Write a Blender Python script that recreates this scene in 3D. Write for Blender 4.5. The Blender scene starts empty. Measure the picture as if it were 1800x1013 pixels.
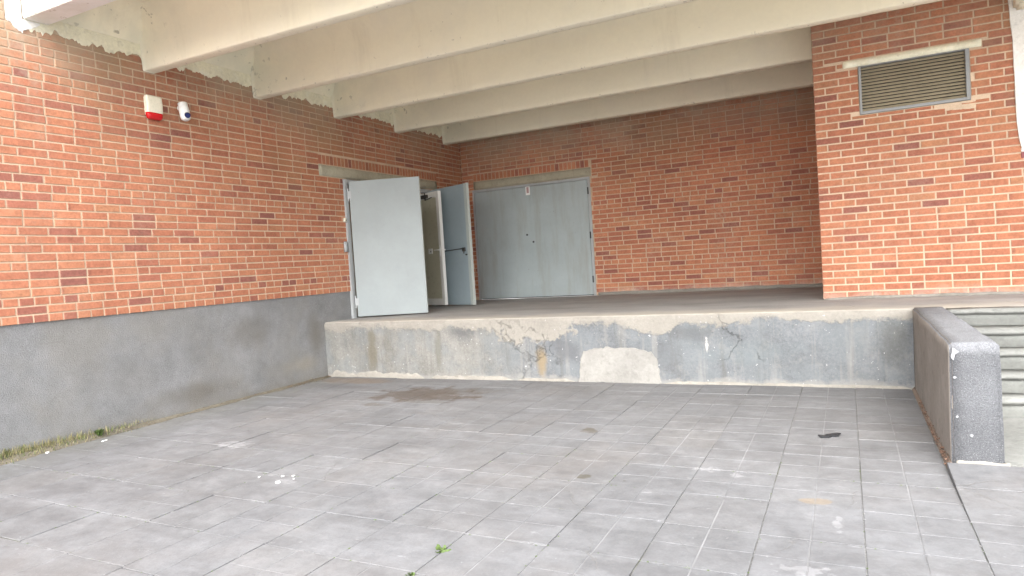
import bpy, bmesh, math, random
from mathutils import Vector, Matrix, noise as mn
R = math.radians
random.seed(7)
sc = bpy.context.scene
COL = sc.collection

# ------------------------------------------------------------------ camera
CAM = Vector((7.150, -12.345, 0.72))
yaw, pitch, roll = 0.4618, -0.0366, -0.0645
fwd = Vector((-math.sin(yaw)*math.cos(pitch), math.cos(yaw)*math.cos(pitch), math.sin(pitch)))
rt = Vector((math.cos(yaw), math.sin(yaw), 0)); up = rt.cross(fwd)
r2 = math.cos(roll)*rt + math.sin(roll)*up
u2 = -math.sin(roll)*rt + math.cos(roll)*up
cd = bpy.data.cameras.new('camera'); cam = bpy.data.objects.new('camera', cd); COL.objects.link(cam)
cam.matrix_world = Matrix(((r2.x, u2.x, -fwd.x, CAM.x), (r2.y, u2.y, -fwd.y, CAM.y), (r2.z, u2.z, -fwd.z, CAM.z), (0, 0, 0, 1)))
cd.sensor_width = 36; cd.lens = 1185.52/1800*36; cd.clip_start = 0.05; cd.clip_end = 900
sc.camera = cam

# ------------------------------------------------------------------ sky, sun, exposure
SUN_EL, SUN_AZ = R(44), R(168)          # azimuth clockwise from +y
w = bpy.data.worlds.new('World'); sc.world = w; w.use_nodes = True
nt = w.node_tree; nt.nodes.clear()
sky = nt.nodes.new('ShaderNodeTexSky'); sky.sky_type = 'NISHITA'; sky.sun_disc = False
sky.sun_elevation = SUN_EL; sky.sun_rotation = SUN_AZ; sky.air_density = 1.0; sky.dust_density = 3.0; sky.ozone_density = 1.0
hs = nt.nodes.new('ShaderNodeHueSaturation'); hs.inputs['Saturation'].default_value = 0.22
bg = nt.nodes.new('ShaderNodeBackground'); bg.inputs['Strength'].default_value = 0.15
wo = nt.nodes.new('ShaderNodeOutputWorld')
nt.links.new(sky.outputs[0], hs.inputs['Color']); nt.links.new(hs.outputs[0], bg.inputs[0]); nt.links.new(bg.outputs[0], wo.inputs[0])
sl = bpy.data.lights.new('sun', 'SUN'); sl.energy = 0.5; sl.angle = R(60); sl.color = (1.0, 0.97, 0.93)
so = bpy.data.objects.new('sun', sl); COL.objects.link(so)
sd = Vector((math.sin(SUN_AZ)*math.cos(SUN_EL), math.cos(SUN_AZ)*math.cos(SUN_EL), math.sin(SUN_EL)))
so.rotation_euler = sd.to_track_quat('Z', 'Y').to_euler()
sc.view_settings.view_transform = 'Standard'; sc.view_settings.look = 'None'
sc.view_settings.gamma = 1; sc.view_settings.use_curve_mapping = False
sc.view_settings.exposure = 2.42
sc.render.engine = 'CYCLES'
sc.cycles.max_bounces = 8; sc.cycles.diffuse_bounces = 6

# ------------------------------------------------------------------ node helpers
class NT:
    def __init__(s, name, rough=0.85, spec=0.3):
        s.m = bpy.data.materials.new(name); s.m.use_nodes = True
        s.t = s.m.node_tree; s.n = s.t.nodes
        s.b = s.n['Principled BSDF']; s.b.inputs['Roughness'].default_value = rough
        s.b.inputs['Specular IOR Level'].default_value = spec
        s._pos = None
    def lk(s, a, b): s.t.links.new(a, b)
    def set(s, sock, v):
        if hasattr(v, 'is_linked') or isinstance(v, bpy.types.NodeSocket): s.lk(v, sock)
        elif isinstance(v, (tuple, list)) and len(v) == 3 and sock.type == 'RGBA': sock.default_value = (*v, 1)
        else: sock.default_value = v
    def pos(s):
        if not s._pos: s._pos = s.n.new('ShaderNodeNewGeometry').outputs['Position']
        return s._pos
    def sep(s, v=None):
        q = s.n.new('ShaderNodeSeparateXYZ'); s.lk(v or s.pos(), q.inputs[0]); return q.outputs
    def noise(s, scale, detail=3, rough=0.55, vec=None, sx=(1, 1, 1), off=(0, 0, 0), dist=0):
        mp = s.n.new('ShaderNodeMapping'); s.lk(vec or s.pos(), mp.inputs[0])
        mp.inputs['Scale'].default_value = sx; mp.inputs['Location'].default_value = off
        q = s.n.new('ShaderNodeTexNoise'); s.lk(mp.outputs[0], q.inputs['Vector'])
        q.inputs['Scale'].default_value = scale; q.inputs['Detail'].default_value = detail
        q.inputs['Roughness'].default_value = rough; q.inputs['Distortion'].default_value = dist
        return q.outputs['Fac']
    def voro(s, scale, vec=None, feature='F1', sx=(1, 1, 1)):
        mp = s.n.new('ShaderNodeMapping'); s.lk(vec or s.pos(), mp.inputs[0]); mp.inputs['Scale'].default_value = sx
        q = s.n.new('ShaderNodeTexVoronoi'); q.feature = feature
        s.lk(mp.outputs[0], q.inputs['Vector']); q.inputs['Scale'].default_value = scale
        return q.outputs[0]
    def math(s, op, a, b=0.0, c=0.0):
        q = s.n.new('ShaderNodeMath'); q.operation = op
        s.set(q.inputs[0], a); s.set(q.inputs[1], b); s.set(q.inputs[2], c); return q.outputs[0]
    def rng(s, v, a, b, c=0.0, d=1.0, smooth=False):
        q = s.n.new('ShaderNodeMapRange'); q.clamp = True
        if smooth: q.interpolation_type = 'SMOOTHSTEP'
        s.set(q.inputs[0], v)
        for i, x in enumerate((a, b, c, d)): s.set(q.inputs[i+1], x)
        return q.outputs[0]
    def mix(s, f, a, b, mode='MIX'):
        q = s.n.new('ShaderNodeMix'); q.data_type = 'RGBA'; q.blend_type = mode
        s.set(q.inputs[0], f); s.set(q.inputs[6], a); s.set(q.inputs[7], b); return q.outputs[2]
    def ramp(s, f, stops, const=False):
        q = s.n.new('ShaderNodeValToRGB'); s.lk(f, q.inputs[0]); cr = q.color_ramp
        if const: cr.interpolation = 'CONSTANT'
        while len(cr.elements) < len(stops): cr.elements.new(0.5)
        for e, (p, c) in zip(cr.elements, stops):
            e.position = p; e.color = (*c, 1)
        return q.outputs[0]
    def mul(s, col, f):          # scale a colour by a scalar
        q = s.n.new('ShaderNodeVectorMath'); q.operation = 'SCALE'; s.set(q.inputs[0], col); s.set(q.inputs['Scale'], f); return q.outputs[0]
    def blob(s, c, r, soft=0.35, ns=3.0, na=0.6, axes=(0, 1)):
        """irregular stain mask with its own outline at world place c, radii r"""
        x = s.sep(); a, b = axes
        u = s.math('DIVIDE', s.math('SUBTRACT', x[a], c[0]), r[0]); v = s.math('DIVIDE', s.math('SUBTRACT', x[b], c[1]), r[1])
        d = s.math('SQRT', s.math('ADD', s.math('MULTIPLY', u, u), s.math('MULTIPLY', v, v)))
        n = s.noise(ns, 5, 0.6, off=(c[0], c[1], 0))
        d = s.math('ADD', d, s.math('MULTIPLY', s.math('SUBTRACT', n, 0.5), na*2))
        return s.rng(d, 1.0, 1.0-soft, 0, 1, True)
    def crack(s, scale, width, seed, warp=0.35):
        nz = s.n.new('ShaderNodeTexNoise'); nz.inputs['Scale'].default_value = 2.3; nz.inputs['Detail'].default_value = 7; nz.inputs['Roughness'].default_value = 0.7
        s.lk(s.pos(), nz.inputs['Vector'])
        v = s.n.new('ShaderNodeVectorMath'); v.operation = 'MULTIPLY_ADD'; s.lk(nz.outputs['Color'], v.inputs[0]); v.inputs[1].default_value = (warp,)*3; s.lk(s.pos(), v.inputs[2])
        d = s.voro(scale, vec=v.outputs[0], feature='DISTANCE_TO_EDGE'); return s.rng(d, width, width*0.25)
    def rand(s):
        o = s.n.new('ShaderNodeObjectInfo').outputs['Random']
        g = s.n.new('ShaderNodeNewGeometry').outputs['Random Per Island']
        return s.math('FRACT', s.math('ADD', s.math('MULTIPLY', o, 3.71), s.math('MULTIPLY', g, 1.37)))
    def bump(s, h, dist=0.003, strength=1.0, prev=None):
        q = s.n.new('ShaderNodeBump'); q.inputs['Distance'].default_value = dist; q.inputs['Strength'].default_value = strength
        s.lk(h, q.inputs['Height'])
        if prev is not None: s.lk(prev, q.inputs['Normal'])
        s.last = q.outputs[0]; return q.outputs[0]
    def done(s, col, bump=None, rough=None):
        s.set(s.b.inputs['Base Color'], col)
        if bump is not None: s.lk(bump, s.b.inputs['Normal'])
        if rough is not None: s.set(s.b.inputs['Roughness'], rough)
        return s.m

# ------------------------------------------------------------------ materials
def m_brick(name, tone=0.86, topstain=1.0, foot=0.0, bloom=0.40):
    s = NT(name, 0.9, 0.2)
    r = s.rand()
    base = s.ramp(r, [(0.0, (0.275, 0.112, 0.088)), (0.035, (0.31, 0.122, 0.090)), (0.07, (0.36, 0.140, 0.095)), (0.19, (0.415, 0.162, 0.098)),
                      (0.45, (0.455, 0.184, 0.108)), (0.80, (0.480, 0.202, 0.116)), (0.95, (0.49, 0.215, 0.124)), (1.0, (0.45, 0.21, 0.118))])
    r2_ = s.math('FRACT', s.math('MULTIPLY', r, 17.3))
    uv = s.n.new('ShaderNodeUVMap').outputs[0]; U = s.sep(uv)
    # kiln flashing: one end of some bricks burnt darker
    flash = s.math('MULTIPLY', s.rng(s.math('ADD', U[0], s.math('MULTIPLY', s.noise(9, 3), 0.5)), 0.42, 0.10, 0, 1, True), s.rng(r2_, 0.45, 0.75))
    base = s.mix(s.math('MULTIPLY', flash, 0.62), base, (0.20, 0.075, 0.062))
    n1 = s.noise(38, 4, 0.65); n2 = s.noise(7, 3, 0.6)
    base = s.mul(base, s.math('ADD', s.math('ADD', s.rng(n1, 0.25, 0.75, 0.80, 1.20), s.rng(s.noise(17, 5, 0.7, off=(0, 0, 6)), 0.3, 0.7, -0.12, 0.12)), s.rng(n2, 0.3, 0.7, -0.10, 0.10)))
    # mortar smeared on the arrises of the bricks
    e = s.math('MINIMUM', s.math('MINIMUM', U[1], s.math('SUBTRACT', 1.0, U[1])), s.math('MULTIPLY', s.math('MINIMUM', U[0], s.math('SUBTRACT', 1.0, U[0])), 3.4))
    sm = s.math('MULTIPLY', s.rng(s.math('ADD', e, s.math('MULTIPLY', s.noise(55, 3), 0.35)), 0.30, 0.12), 0.66)
    base = s.mix(sm, base, (0.50, 0.32, 0.22))
    z = s.sep()[2]
    ls = s.noise(0.9, 5, 0.65, off=(3, 1, 2)); fs = s.noise(11, 4, 0.7)
    m1 = s.math('MULTIPLY', s.rng(z, 2.55, 3.30), s.rng(s.math('ADD', ls, s.math('MULTIPLY', fs, 0.5)), 0.56, 0.84))
    base = s.mix(s.math('MULTIPLY', m1, 0.78*topstain), base, (0.40, 0.33, 0.24))
    # thin lime bloom over the whole wall
    lb = s.math('MULTIPLY', s.rng(s.noise(1.6, 6, 0.7, sx=(1, 1, 0.8)), 0.52, 0.80), s.rng(s.noise(24, 3, 0.7), 0.40, 0.65))
    base = s.mix(s.math('MULTIPLY', lb, bloom), base, (0.56, 0.44, 0.34))
    # pale run-off streaks
    stx = s.noise(1.7, 4, 0.7, sx=(1, 1, 0.10), off=(8, 2, 0)); stm = s.math('MULTIPLY', s.rng(stx, 0.60, 0.74), s.rng(z, 1.9, 3.0))
    base = s.mix(s.math('MULTIPLY', s.math('MULTIPLY', stm, s.rng(fs, 0.40, 0.62)), 0.55*topstain), base, (0.52, 0.46, 0.38))
    if foot:
        fm = s.math('MULTIPLY', s.rng(s.math('ADD', z, s.math('MULTIPLY', s.noise(3, 4), 0.20)), 0.24, 0.08), s.rng(fs, 0.30, 0.55))
        base = s.mix(s.math('MULTIPLY', fm, foot), base, (0.58, 0.50, 0.44))
    base = s.mul(base, s.math('MULTIPLY', tone, s.rng(s.noise(0.55, 4, 0.6, off=(4, 4, 4)), 0.3, 0.7, 0.88, 1.12)))
    yb = s.math('MULTIPLY', s.rng(s.noise(0.8, 5, 0.65, off=(1, 6, 2)), 0.50, 0.68), s.rng(z, 1.6, 3.0)); base = s.mix(s.math('MULTIPLY', yb, 0.55), base, (0.31, 0.195, 0.105))
    b = s.bump(s.math('ADD', s.math('MULTIPLY', n1, 0.6), s.noise(130, 3, 0.6)), 0.0022, 0.8)
    return s.done(base, b)

def m_mortar(name, col=(0.57, 0.43, 0.31)):
    s = NT(name, 0.95, 0.15)
    n = s.noise(3, 5, 0.6); f = s.noise(70, 3, 0.6)
    c = s.mul(col, s.math('ADD', s.rng(n, 0.3, 0.7, 0.82, 1.1), s.rng(f, 0.3, 0.7, -0.08, 0.08)))
    z = s.sep()[2]
    c = s.mix(s.math('MULTIPLY', s.rng(z, 2.6, 3.4), 0.35), c, (0.36, 0.31, 0.24))
    return s.done(c, s.bump(f, 0.003))

def m_ceiling(name, col=(0.84, 0.785, 0.625)):
    s = NT(name, 0.8, 0.25)
    n = s.noise(0.8, 5, 0.6, sx=(0.5, 1, 1)); f = s.noise(20, 4, 0.6)
    c = s.mul(col, s.math('ADD', s.rng(n, 0.3, 0.7, 0.93, 1.05), s.rng(f, 0.3, 0.7, -0.015, 0.015)))
    c = s.mix(s.rng(s.noise(1.3, 4, 0.6, off=(9, 0, 0)), 0.50, 0.75, 0, 0.35), c, (0.70, 0.66, 0.58))
    # peeled flecks
    pk = s.math('MULTIPLY', s.rng(s.noise(16, 3, 0.5), 0.71, 0.76), s.rng(s.noise(1.4, 2, 0.5), 0.50, 0.62))
    c = s.mix(s.math('MULTIPLY', pk, 0.7), c, (0.33, 0.30, 0.24))
    x = s.sep()
    pk2 = s.math('MULTIPLY', s.rng(s.noise(7, 5, 0.65, off=(1, 4, 0)), 0.61, 0.65), s.rng(x[0], 0.7, 0.2))
    c = s.mix(s.math('MULTIPLY', pk2, 0.8), c, (0.36, 0.33, 0.25))
    ar = s.math('MULTIPLY', s.rng(x[2], 3.235, 3.205), s.rng(s.noise(15, 4, 0.7, off=(3, 0, 0)), 0.62, 0.68)); c = s.mix(s.math('MULTIPLY', ar, 0.65), c, (0.30, 0.27, 0.21))
    dr = s.math('MULTIPLY', s.rng(s.noise(2.6, 5, 0.7, sx=(1, 1, 0.12), off=(0, 3, 0)), 0.56, 0.72), 0.22); c = s.mix(dr, c, (0.50, 0.44, 0.33))
    gr = s.math('MULTIPLY', s.rng(x[0], 1.3, 0.1), s.rng(s.noise(2.1, 4, 0.6), 0.35, 0.6))
    c = s.mix(s.math('MULTIPLY', gr, 0.5), c, (0.60, 0.60, 0.50))
    return s.done(c, s.bump(s.math('ADD', s.noise(5, 4), s.math('MULTIPLY', f, 0.3)), 0.006, 0.5))

def m_plaster(name, col, bumpd=0.006):
    s = NT(name, 0.9, 0.2)
    n = s.noise(2.3, 6, 0.65); f = s.noise(30, 5, 0.7)
    c = s.mul(col, s.math('ADD', s.rng(n, 0.3, 0.7, 0.82, 1.1), s.rng(f, 0.3, 0.7, -0.08, 0.08)))
    c = s.mix(s.rng(s.noise(9, 6, 0.7, off=(2, 2, 2)), 0.54, 0.66, 0, 0.5), c, tuple(k*0.62 for k in col))
    c = s.mix(s.rng(s.noise(4, 6, 0.7, off=(6, 2, 2)), 0.54, 0.64, 0, 0.4), c, tuple(min(0.85, k*1.25) for k in col))
    return s.done(c, s.bump(f, bumpd))

def m_roughcast(name, col=(0.215, 0.216, 0.218), stains=True):
    s = NT(name, 0.93, 0.2)
    v = s.voro(95); f = s.noise(120, 3, 0.7); n = s.noise(1.1, 5, 0.6); x = s.sep()
    c = s.mul(col, s.math('ADD', s.math('ADD', s.rng(n, 0.3, 0.7, 0.80, 1.18), s.rng(s.noise(6, 5, 0.7), 0.3, 0.7, -0.10, 0.10)), s.rng(f, 0.25, 0.75, -0.34, 0.34)))
    c = s.mix(s.rng(s.noise(0.8, 5, 0.6, off=(0, 5, 5)), 0.48, 0.62, 0, 0.4 if stains else 0), c, (0.215, 0.20, 0.175))
    c = s.mix(s.rng(s.noise(210, 2, 0.5), 0.60, 0.70, 0, 0.5), c, (0.34, 0.34, 0.35))
    # dirty run marks and brown soiling with shapes of their own
    d1 = s.math('MULTIPLY', s.blob((-6.75, -0.62), (0.95, 0.20), 0.9, 2.2, 0.5, (1, 2)), 0.55)
    d2 = s.math('MULTIPLY', s.blob((-5.9, 0.06), (0.55, 0.28), 0.9, 2.2, 0.5, (1, 2)), 0.42)
    d3 = s.math('MULTIPLY', s.blob((-4.65, -0.15), (0.22, 0.55), 0.9, 2.2, 0.4, (1, 2)), 0.55)
    d4 = s.math('MULTIPLY', s.blob((-7.6, -0.30), (0.5, 0.3), 0.9, 2.2, 0.5, (1, 2)), 0.15)
    for d in ((d1, d2, d3, d4) if stains else ()): c = s.mix(d, c, (0.125, 0.11, 0.09))
    c = s.mix(s.math('MULTIPLY', s.blob((-4.95, -0.55), (0.5, 0.16), 0.9, 3, 0.5, (1, 2)), 0.35 if stains else 0.0), c, (0.30, 0.265, 0.20))
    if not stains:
        c = s.mul(c, s.rng(s.math('ADD', x[2], s.math('MULTIPLY', s.noise(12, 4), 0.05)), -0.035, 0.03, 1.0, 1.75))  # worn top, also lightened in colour to offset the canopy's shade on it
        c = s.mix(s.rng(s.noise(150, 2, 0.6, off=(3, 3, 3)), 0.62, 0.70, 0, 0.6), c, (0.045, 0.047, 0.055))
    low = s.rng(s.math('ADD', x[2], s.math('MULTIPLY', s.noise(4, 4), 0.18)), -0.62, -0.74)
    c = s.mix(s.math('MULTIPLY', low, 0.35 if stains else 0.0), c, (0.15, 0.13, 0.10))
    cr = s.rng(s.voro(1.1, feature='DISTANCE_TO_EDGE'), 0.006, 0.002, 0, 0.35)
    c = s.mix(s.math('MULTIPLY', cr, s.rng(s.noise(1.4, 3, 0.5), 0.5, 0.6)), c, (0.16, 0.15, 0.14))
    return s.done(c, s.bump(s.math('SUBTRACT', s.noise(140, 3, 0.7), s.math('MULTIPLY', v, 0.8)), 0.005, 0.9))

def m_dock():
    s = NT('weathered_dock_concrete', 0.9, 0.25); x = s.sep()
    n = s.noise(1.6, 6, 0.65); f = s.noise(34, 5, 0.7)
    grey = s.mix(s.rng(s.math('ADD', x[0], s.math('MULTIPLY', s.noise(1.1, 4), 2.0)), 3.6, 4.6), (0.245, 0.24, 0.222), (0.185, 0.196, 0.206))
    grey = s.mul(grey, s.math('ADD', s.rng(n, 0.3, 0.7, 0.80, 1.18), s.math('ADD', s.rng(f, 0.3, 0.7, -0.17, 0.17), s.rng(s.noise(90, 3, 0.7), 0.3, 0.7, -0.14, 0.14))))
    grey = s.mix(s.rng(s.noise(5, 6, 0.75, off=(9, 3, 0)), 0.50, 0.64, 0, 0.42), grey, (0.13, 0.134, 0.14))
    grey = s.mix(s.rng(s.noise(6, 6, 0.75, off=(2, 3, 8)), 0.52, 0.66, 0, 0.42), grey, (0.31, 0.31, 0.295))
    grey = s.mix(s.math('MULTIPLY', s.rng(s.noise(2.6, 5, 0.6, off=(4, 0, 0)), 0.46, 0.60), 0.45), grey, (0.215, 0.235, 0.245))
    # vertical run-off streaks
    st = s.noise(5.5, 5, 0.7, sx=(1, 1, 0.09)); grey = s.mix(s.rng(st, 0.52, 0.70, 0, 0.50), grey, (0.13, 0.122, 0.108))
    st2 = s.noise(7, 4, 0.7, sx=(1, 1, 0.07), off=(5, 0, 0)); grey = s.mix(s.rng(st2, 0.55, 0.70, 0, 0.40), grey, (0.36, 0.35, 0.325))
    for c0, r0, k, col in (((0.86, -0.45), (0.12, 0.38), .65, (0.165,0.145,0.105)), ((1.15, -0.30), (0.10, 0.40), .35, (0.165,0.15,0.12)), ((3.58, -0.56), (0.10, 0.27), .75, (0.30,0.225,0.125)),
                           ((2.45, -0.16), (0.38, 0.15), .65, (0.125,0.126,0.13)), ((2.0, -0.45), (0.09, 0.40), .45, (0.15,0.137,0.10)), ((3.9, -0.42), (0.33, 0.20), .6, (0.13,0.134,0.143)),
                           ((5.45, -0.22), (0.28, 0.13), .6, (0.12,0.124,0.128)), ((7.55, -0.35), (0.20, 0.30), .45, (0.12,0.12,0.107)), ((6.1, -0.45), (0.8, 0.2), .25, (0.20,0.235,0.243)), ((5.2, -0.5), (0.22, 0.3), .4, (0.14,0.144,0.15))):
        grey = s.mix(s.math('MULTIPLY', s.blob(c0, r0, 0.7, 4, 0.7, (0, 2)), k), grey, col)
    # bare pale mortar where the paint has come off along the lip
    t = s.math('ADD', s.math('MULTIPLY', s.noise(2.2, 6, 0.7, off=(0, 0, 3)), 0.42), s.math('ADD', s.math('MULTIPLY', s.noise(14, 5, 0.75), 0.15), s.math('MULTIPLY', s.noise(48, 4, 0.7), 0.06)))
    lip = s.rng(s.math('SUBTRACT', x[2], s.math('MULTIPLY', t, -1.0)), 0.185, 0.225)
    for c0, r0 in (((3.45, -0.12), (0.62, 0.22)), ((5.05, -0.10), (0.35, 0.14)), ((6.8, -0.03), (0.5, 0.08)), ((1.6, -0.05), (0.6, 0.07))):
        lip = s.math('MAXIMUM', lip, s.blob(c0, r0, 0.25, 8, 0.95, (0, 2)))
    pale = s.mul((0.325, 0.305, 0.27), s.math('ADD', s.rng(n, 0.3, 0.7, 0.85, 1.1), s.rng(f, 0.3, 0.7, -0.10, 0.10)))
    grey = s.mix(lip, grey, pale)
    lowp = s.rng(s.math('ADD', x[2], s.math('MULTIPLY', s.noise(3.1, 5, 0.7), 0.30)), -0.60, -0.64)
    grey = s.mix(s.math('MULTIPLY', lowp, 0.65), grey, (0.31, 0.305, 0.285))
    # white nicks
    nk = s.rng(s.noise(26, 3, 0.6, off=(7, 7, 7)), 0.70, 0.725); grey = s.mix(nk, grey, (0.50, 0.50, 0.50))
    nk2 = s.blob((5.67, -0.36), (0.022, 0.10), 0.5, 20, 1.0, (0, 2)); grey = s.mix(nk2, grey, (0.48, 0.47, 0.45))
    # cracks
    cr = s.crack(1.0, 0.007, 1, 0.6)
    cr = s.math('MULTIPLY', cr, s.rng(s.noise(1.3, 3, 0.5, off=(2, 0, 5)), 0.56, 0.61)); grey = s.mix(s.math('MULTIPLY', cr, 0.26), grey, (0.12, 0.12, 0.115))
    # deck surface : worn, dusty, paler towards the front edge
    deck = s.mul((0.300, 0.294, 0.286), s.math('ADD', s.rng(s.noise(1.2, 5, 0.65, sx=(0.6, 1.3, 1)), 0.3, 0.7, 0.78, 1.15), s.rng(f, 0.3, 0.7, -0.08, 0.08)))
    edge = s.rng(s.math('ADD', x[1], s.math('MULTIPLY', s.noise(1.3, 5, 0.7, off=(1, 0, 0)), 1.5)), -3.05, -3.75)
    deck = s.mix(s.math('MULTIPLY', edge, 0.85), deck, (0.42, 0.39, 0.335))
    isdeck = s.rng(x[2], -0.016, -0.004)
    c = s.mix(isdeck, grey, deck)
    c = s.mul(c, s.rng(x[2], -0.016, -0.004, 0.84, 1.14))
    b = s.bump(s.math('ADD', s.noise(9, 6, 0.7), s.math('MULTIPLY', s.math('ADD', lip, s.math('MULTIPLY', cr, -1.5)), 0.5)), 0.012, 0.8)
    return s.done(c, s.bump(f, 0.004, 0.8, b))

def m_slab(name, groove=False):
    s = NT(name, 0.78, 0.35); x = s.sep(); r = s.n.new('ShaderNodeObjectInfo').outputs['Random']
    col = s.ramp(r, [(0.0, (0.142, 0.144, 0.149)), (0.3, (0.155, 0.156, 0.160)), (0.6, (0.149, 0.151, 0.157)), (0.8, (0.161, 0.160, 0.161)), (1.0, (0.144, 0.147, 0.154))])
    n = s.noise(0.7, 6, 0.62); f = s.noise(60, 4, 0.7); m = s.noise(4.5, 6, 0.68)
    col = s.mul(col, s.math('ADD', s.math('ADD', s.rng(n, 0.3, 0.7, 0.86, 1.14), s.rng(m, 0.3, 0.7, -0.17, 0.17)), s.rng(f, 0.3, 0.7, -0.08, 0.08)))
    # tyre and scuff marks drawn out across the bay
    sc1 = s.noise(1.7, 6, 0.7, sx=(0.35, 1.6, 1), off=(3, 0, 0)); col = s.mix(s.rng(sc1, 0.52, 0.68, 0, 0.45), col, (0.098, 0.096, 0.097))
    sc2 = s.noise(2.3, 6, 0.7, sx=(0.3, 2.2, 1), off=(9, 5, 0)); col = s.mix(s.rng(sc2, 0.55, 0.70, 0, 0.50), col, (0.20, 0.202, 0.209))
    warm = s.noise(0.55, 4, 0.6, off=(5, 1, 0)); col = s.mix(s.rng(warm, 0.52, 0.66, 0, 0.40), col, (0.165, 0.152, 0.143))
    # moss film and soil near the left wall
    col = s.mix(s.math('MULTIPLY', s.rng(s.math('ADD', x[0], s.math('MULTIPLY', m, 0.8)), 1.15, 0.45), 0.4), col, (0.155, 0.152, 0.125))
    col = s.mix(s.math('MULTIPLY', s.blob((0.75, -4.75), (0.75, 0.26), 0.5, 3, 0.5), 0.75), col, (0.175, 0.14, 0.11))
    # oil / rust marks
    for c0, r0, k, cc in (((2.45, -5.45), (0.75, 0.50), .88, (0.085, 0.066, 0.052)), ((2.95, -5.15), (0.50, 0.15), .45, (0.10, 0.09, 0.08)), ((2.14, -6.10), (0.18, 0.09), .6, (0.11, 0.095, 0.075)), ((2.70, -5.85), (0.35, 0.10), .4, (0.12, 0.115, 0.10)),
                          ((5.02, -6.70), (0.085, 0.10), .8, (0.09, 0.08, 0.063)), ((5.42, -7.92), (0.065, 0.06), .9, (0.085, 0.077, 0.06)), ((5.72, -7.93), (0.02, 0.015), .9, (0.085, 0.077, 0.06)),
                          ((6.92, -7.99), (0.10, 0.05), .5, (0.23, 0.175, 0.11)), ((3.30, -6.9), (0.25, 0.06), .35, (0.14,0.135,0.13)), ((4.3, -8.05), (0.2, 0.07), .35, (0.135,0.13,0.13))):
        col = s.mix(s.math('MULTIPLY', s.blob(c0, r0, 0.35, 9 if r0[0] < 0.2 else 4.5, 0.95), k), col, cc)
    # white scratches and lime spots
    wl = s.math('MULTIPLY', s.rng(s.noise(7, 5, 0.6, sx=(1, 2.2, 1), off=(0, 3, 0)), 0.665, 0.70), s.rng(s.noise(0.9, 2, 0.5, off=(0, 8, 0)), 0.45, 0.55))
    col = s.mix(s.math('MULTIPLY', wl, 0.45), col, (0.30, 0.30, 0.31))
    col = s.mix(s.rng(s.noise(32, 2, 0.5), 0.74, 0.77, 0, 0.4), col, (0.30, 0.30, 0.31))
    for c0, r0 in (((3.25, -8.62), (0.10, 0.05)), ((3.02, -8.52), (0.03, 0.02)), ((7.05, -8.33), (0.03, 0.16)), ((5.3, -7.55), (0.2, 0.012)), ((6.2, -7.55), (0.10, 0.05)), ((6.43, -7.62), (0.07, 0.06)), ((6.92, -8.95), (0.13, 0.07)), ((1.9, -7.9), (0.2, 0.12))):
        col = s.mix(s.math('MULTIPLY', s.blob(c0, r0, 0.5, 16, 1.9), 0.36), col, (0.36, 0.36, 0.37))
    col = s.mul(col, s.rng(s.noise(13, 6, 0.72), 0.3, 0.7, 0.87, 1.12))
    db = s.noise(2.1, 7, 0.75, sx=(0.45, 1.3, 1), off=(21, 4, 0)); col = s.mix(s.rng(db, 0.50, 0.62, 0, 0.32), col, (0.105, 0.103, 0.106))
    lt = s.noise(3.1, 7, 0.75, sx=(0.6, 1.2, 1), off=(2, 14, 0)); col = s.mix(s.rng(lt, 0.52, 0.66, 0, 0.45), col, (0.190, 0.194, 0.202))
    if groove:
        col = s.mix(s.rng(s.noise(1.1, 4, 0.6, off=(3, 3, 0)), 0.38, 0.62, 0.10, 0.70), col, (0.27, 0.27, 0.275))
        col = s.mul(col, s.rng(s.noise(3.3, 4, 0.6), 0.3, 0.7, 0.75, 1.12))
    cr = s.crack(0.8, 0.006, 2, 0.3)
    cr = s.math('MULTIPLY', cr, s.rng(s.noise(0.8, 3, 0.5, off=(6, 2, 5)), 0.57, 0.62)); col = s.mix(s.math('MULTIPLY', cr, 0.4), col, (0.14, 0.135, 0.125))
    b = s.bump(s.math('ADD', m, s.math('MULTIPLY', cr, -0.6)), 0.006, 0.6)
    return s.done(col, s.bump(f, 0.0025, 0.8, b), s.rng(m, 0.3, 0.7, 0.66, 0.88))

def m_soil():
    s = NT('joint_soil', 0.95, 0.1)
    col = s.mix(s.rng(s.math('ADD', s.noise(2.2, 4, 0.6), s.rng(s.sep()[1], -9.4, -8.0, -0.02, 0.18)), 0.42, 0.54), (0.085, 0.082, 0.072), (0.215, 0.215, 0.213))
    col = s.mix(s.math('MULTIPLY', s.rng(s.noise(1.1, 3, 0.5, off=(2, 7, 0)), 0.56, 0.66), 0.5), col, (0.105, 0.115, 0.05))
    f = s.noise(80, 4, 0.7); col = s.mul(col, s.rng(f, 0.3, 0.7, 0.75, 1.25))
    return s.done(col, s.bump(f, 0.008))

def m_paint(name, col, rough=0.5, grime=0.25, gcol=(0.30, 0.28, 0.22)):
    s = NT(name, rough, 0.4)
    n = s.noise(1.5, 5, 0.6); f = s.noise(14, 4, 0.6)
    c = s.mul(col, s.math('ADD', s.rng(n, 0.3, 0.7, 0.93, 1.06), s.rng(f, 0.3, 0.7, -0.02, 0.02)))
    st = s.noise(5, 5, 0.65, sx=(1, 1, 0.15)); c = s.mix(s.rng(st, 0.48, 0.75, 0, grime), c, gcol)
    nk = s.rng(s.noise(34, 2, 0.5), 0.74, 0.76, 0, 0.6*min(1, grime*4)); c = s.mix(nk, c, (0.16, 0.12, 0.09))
    return s.done(c, s.bump(s.noise(2.2, 3, 0.5), 0.01, 0.5), s.rng(f, 0.3, 0.7, rough-0.06, rough+0.1))

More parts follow.
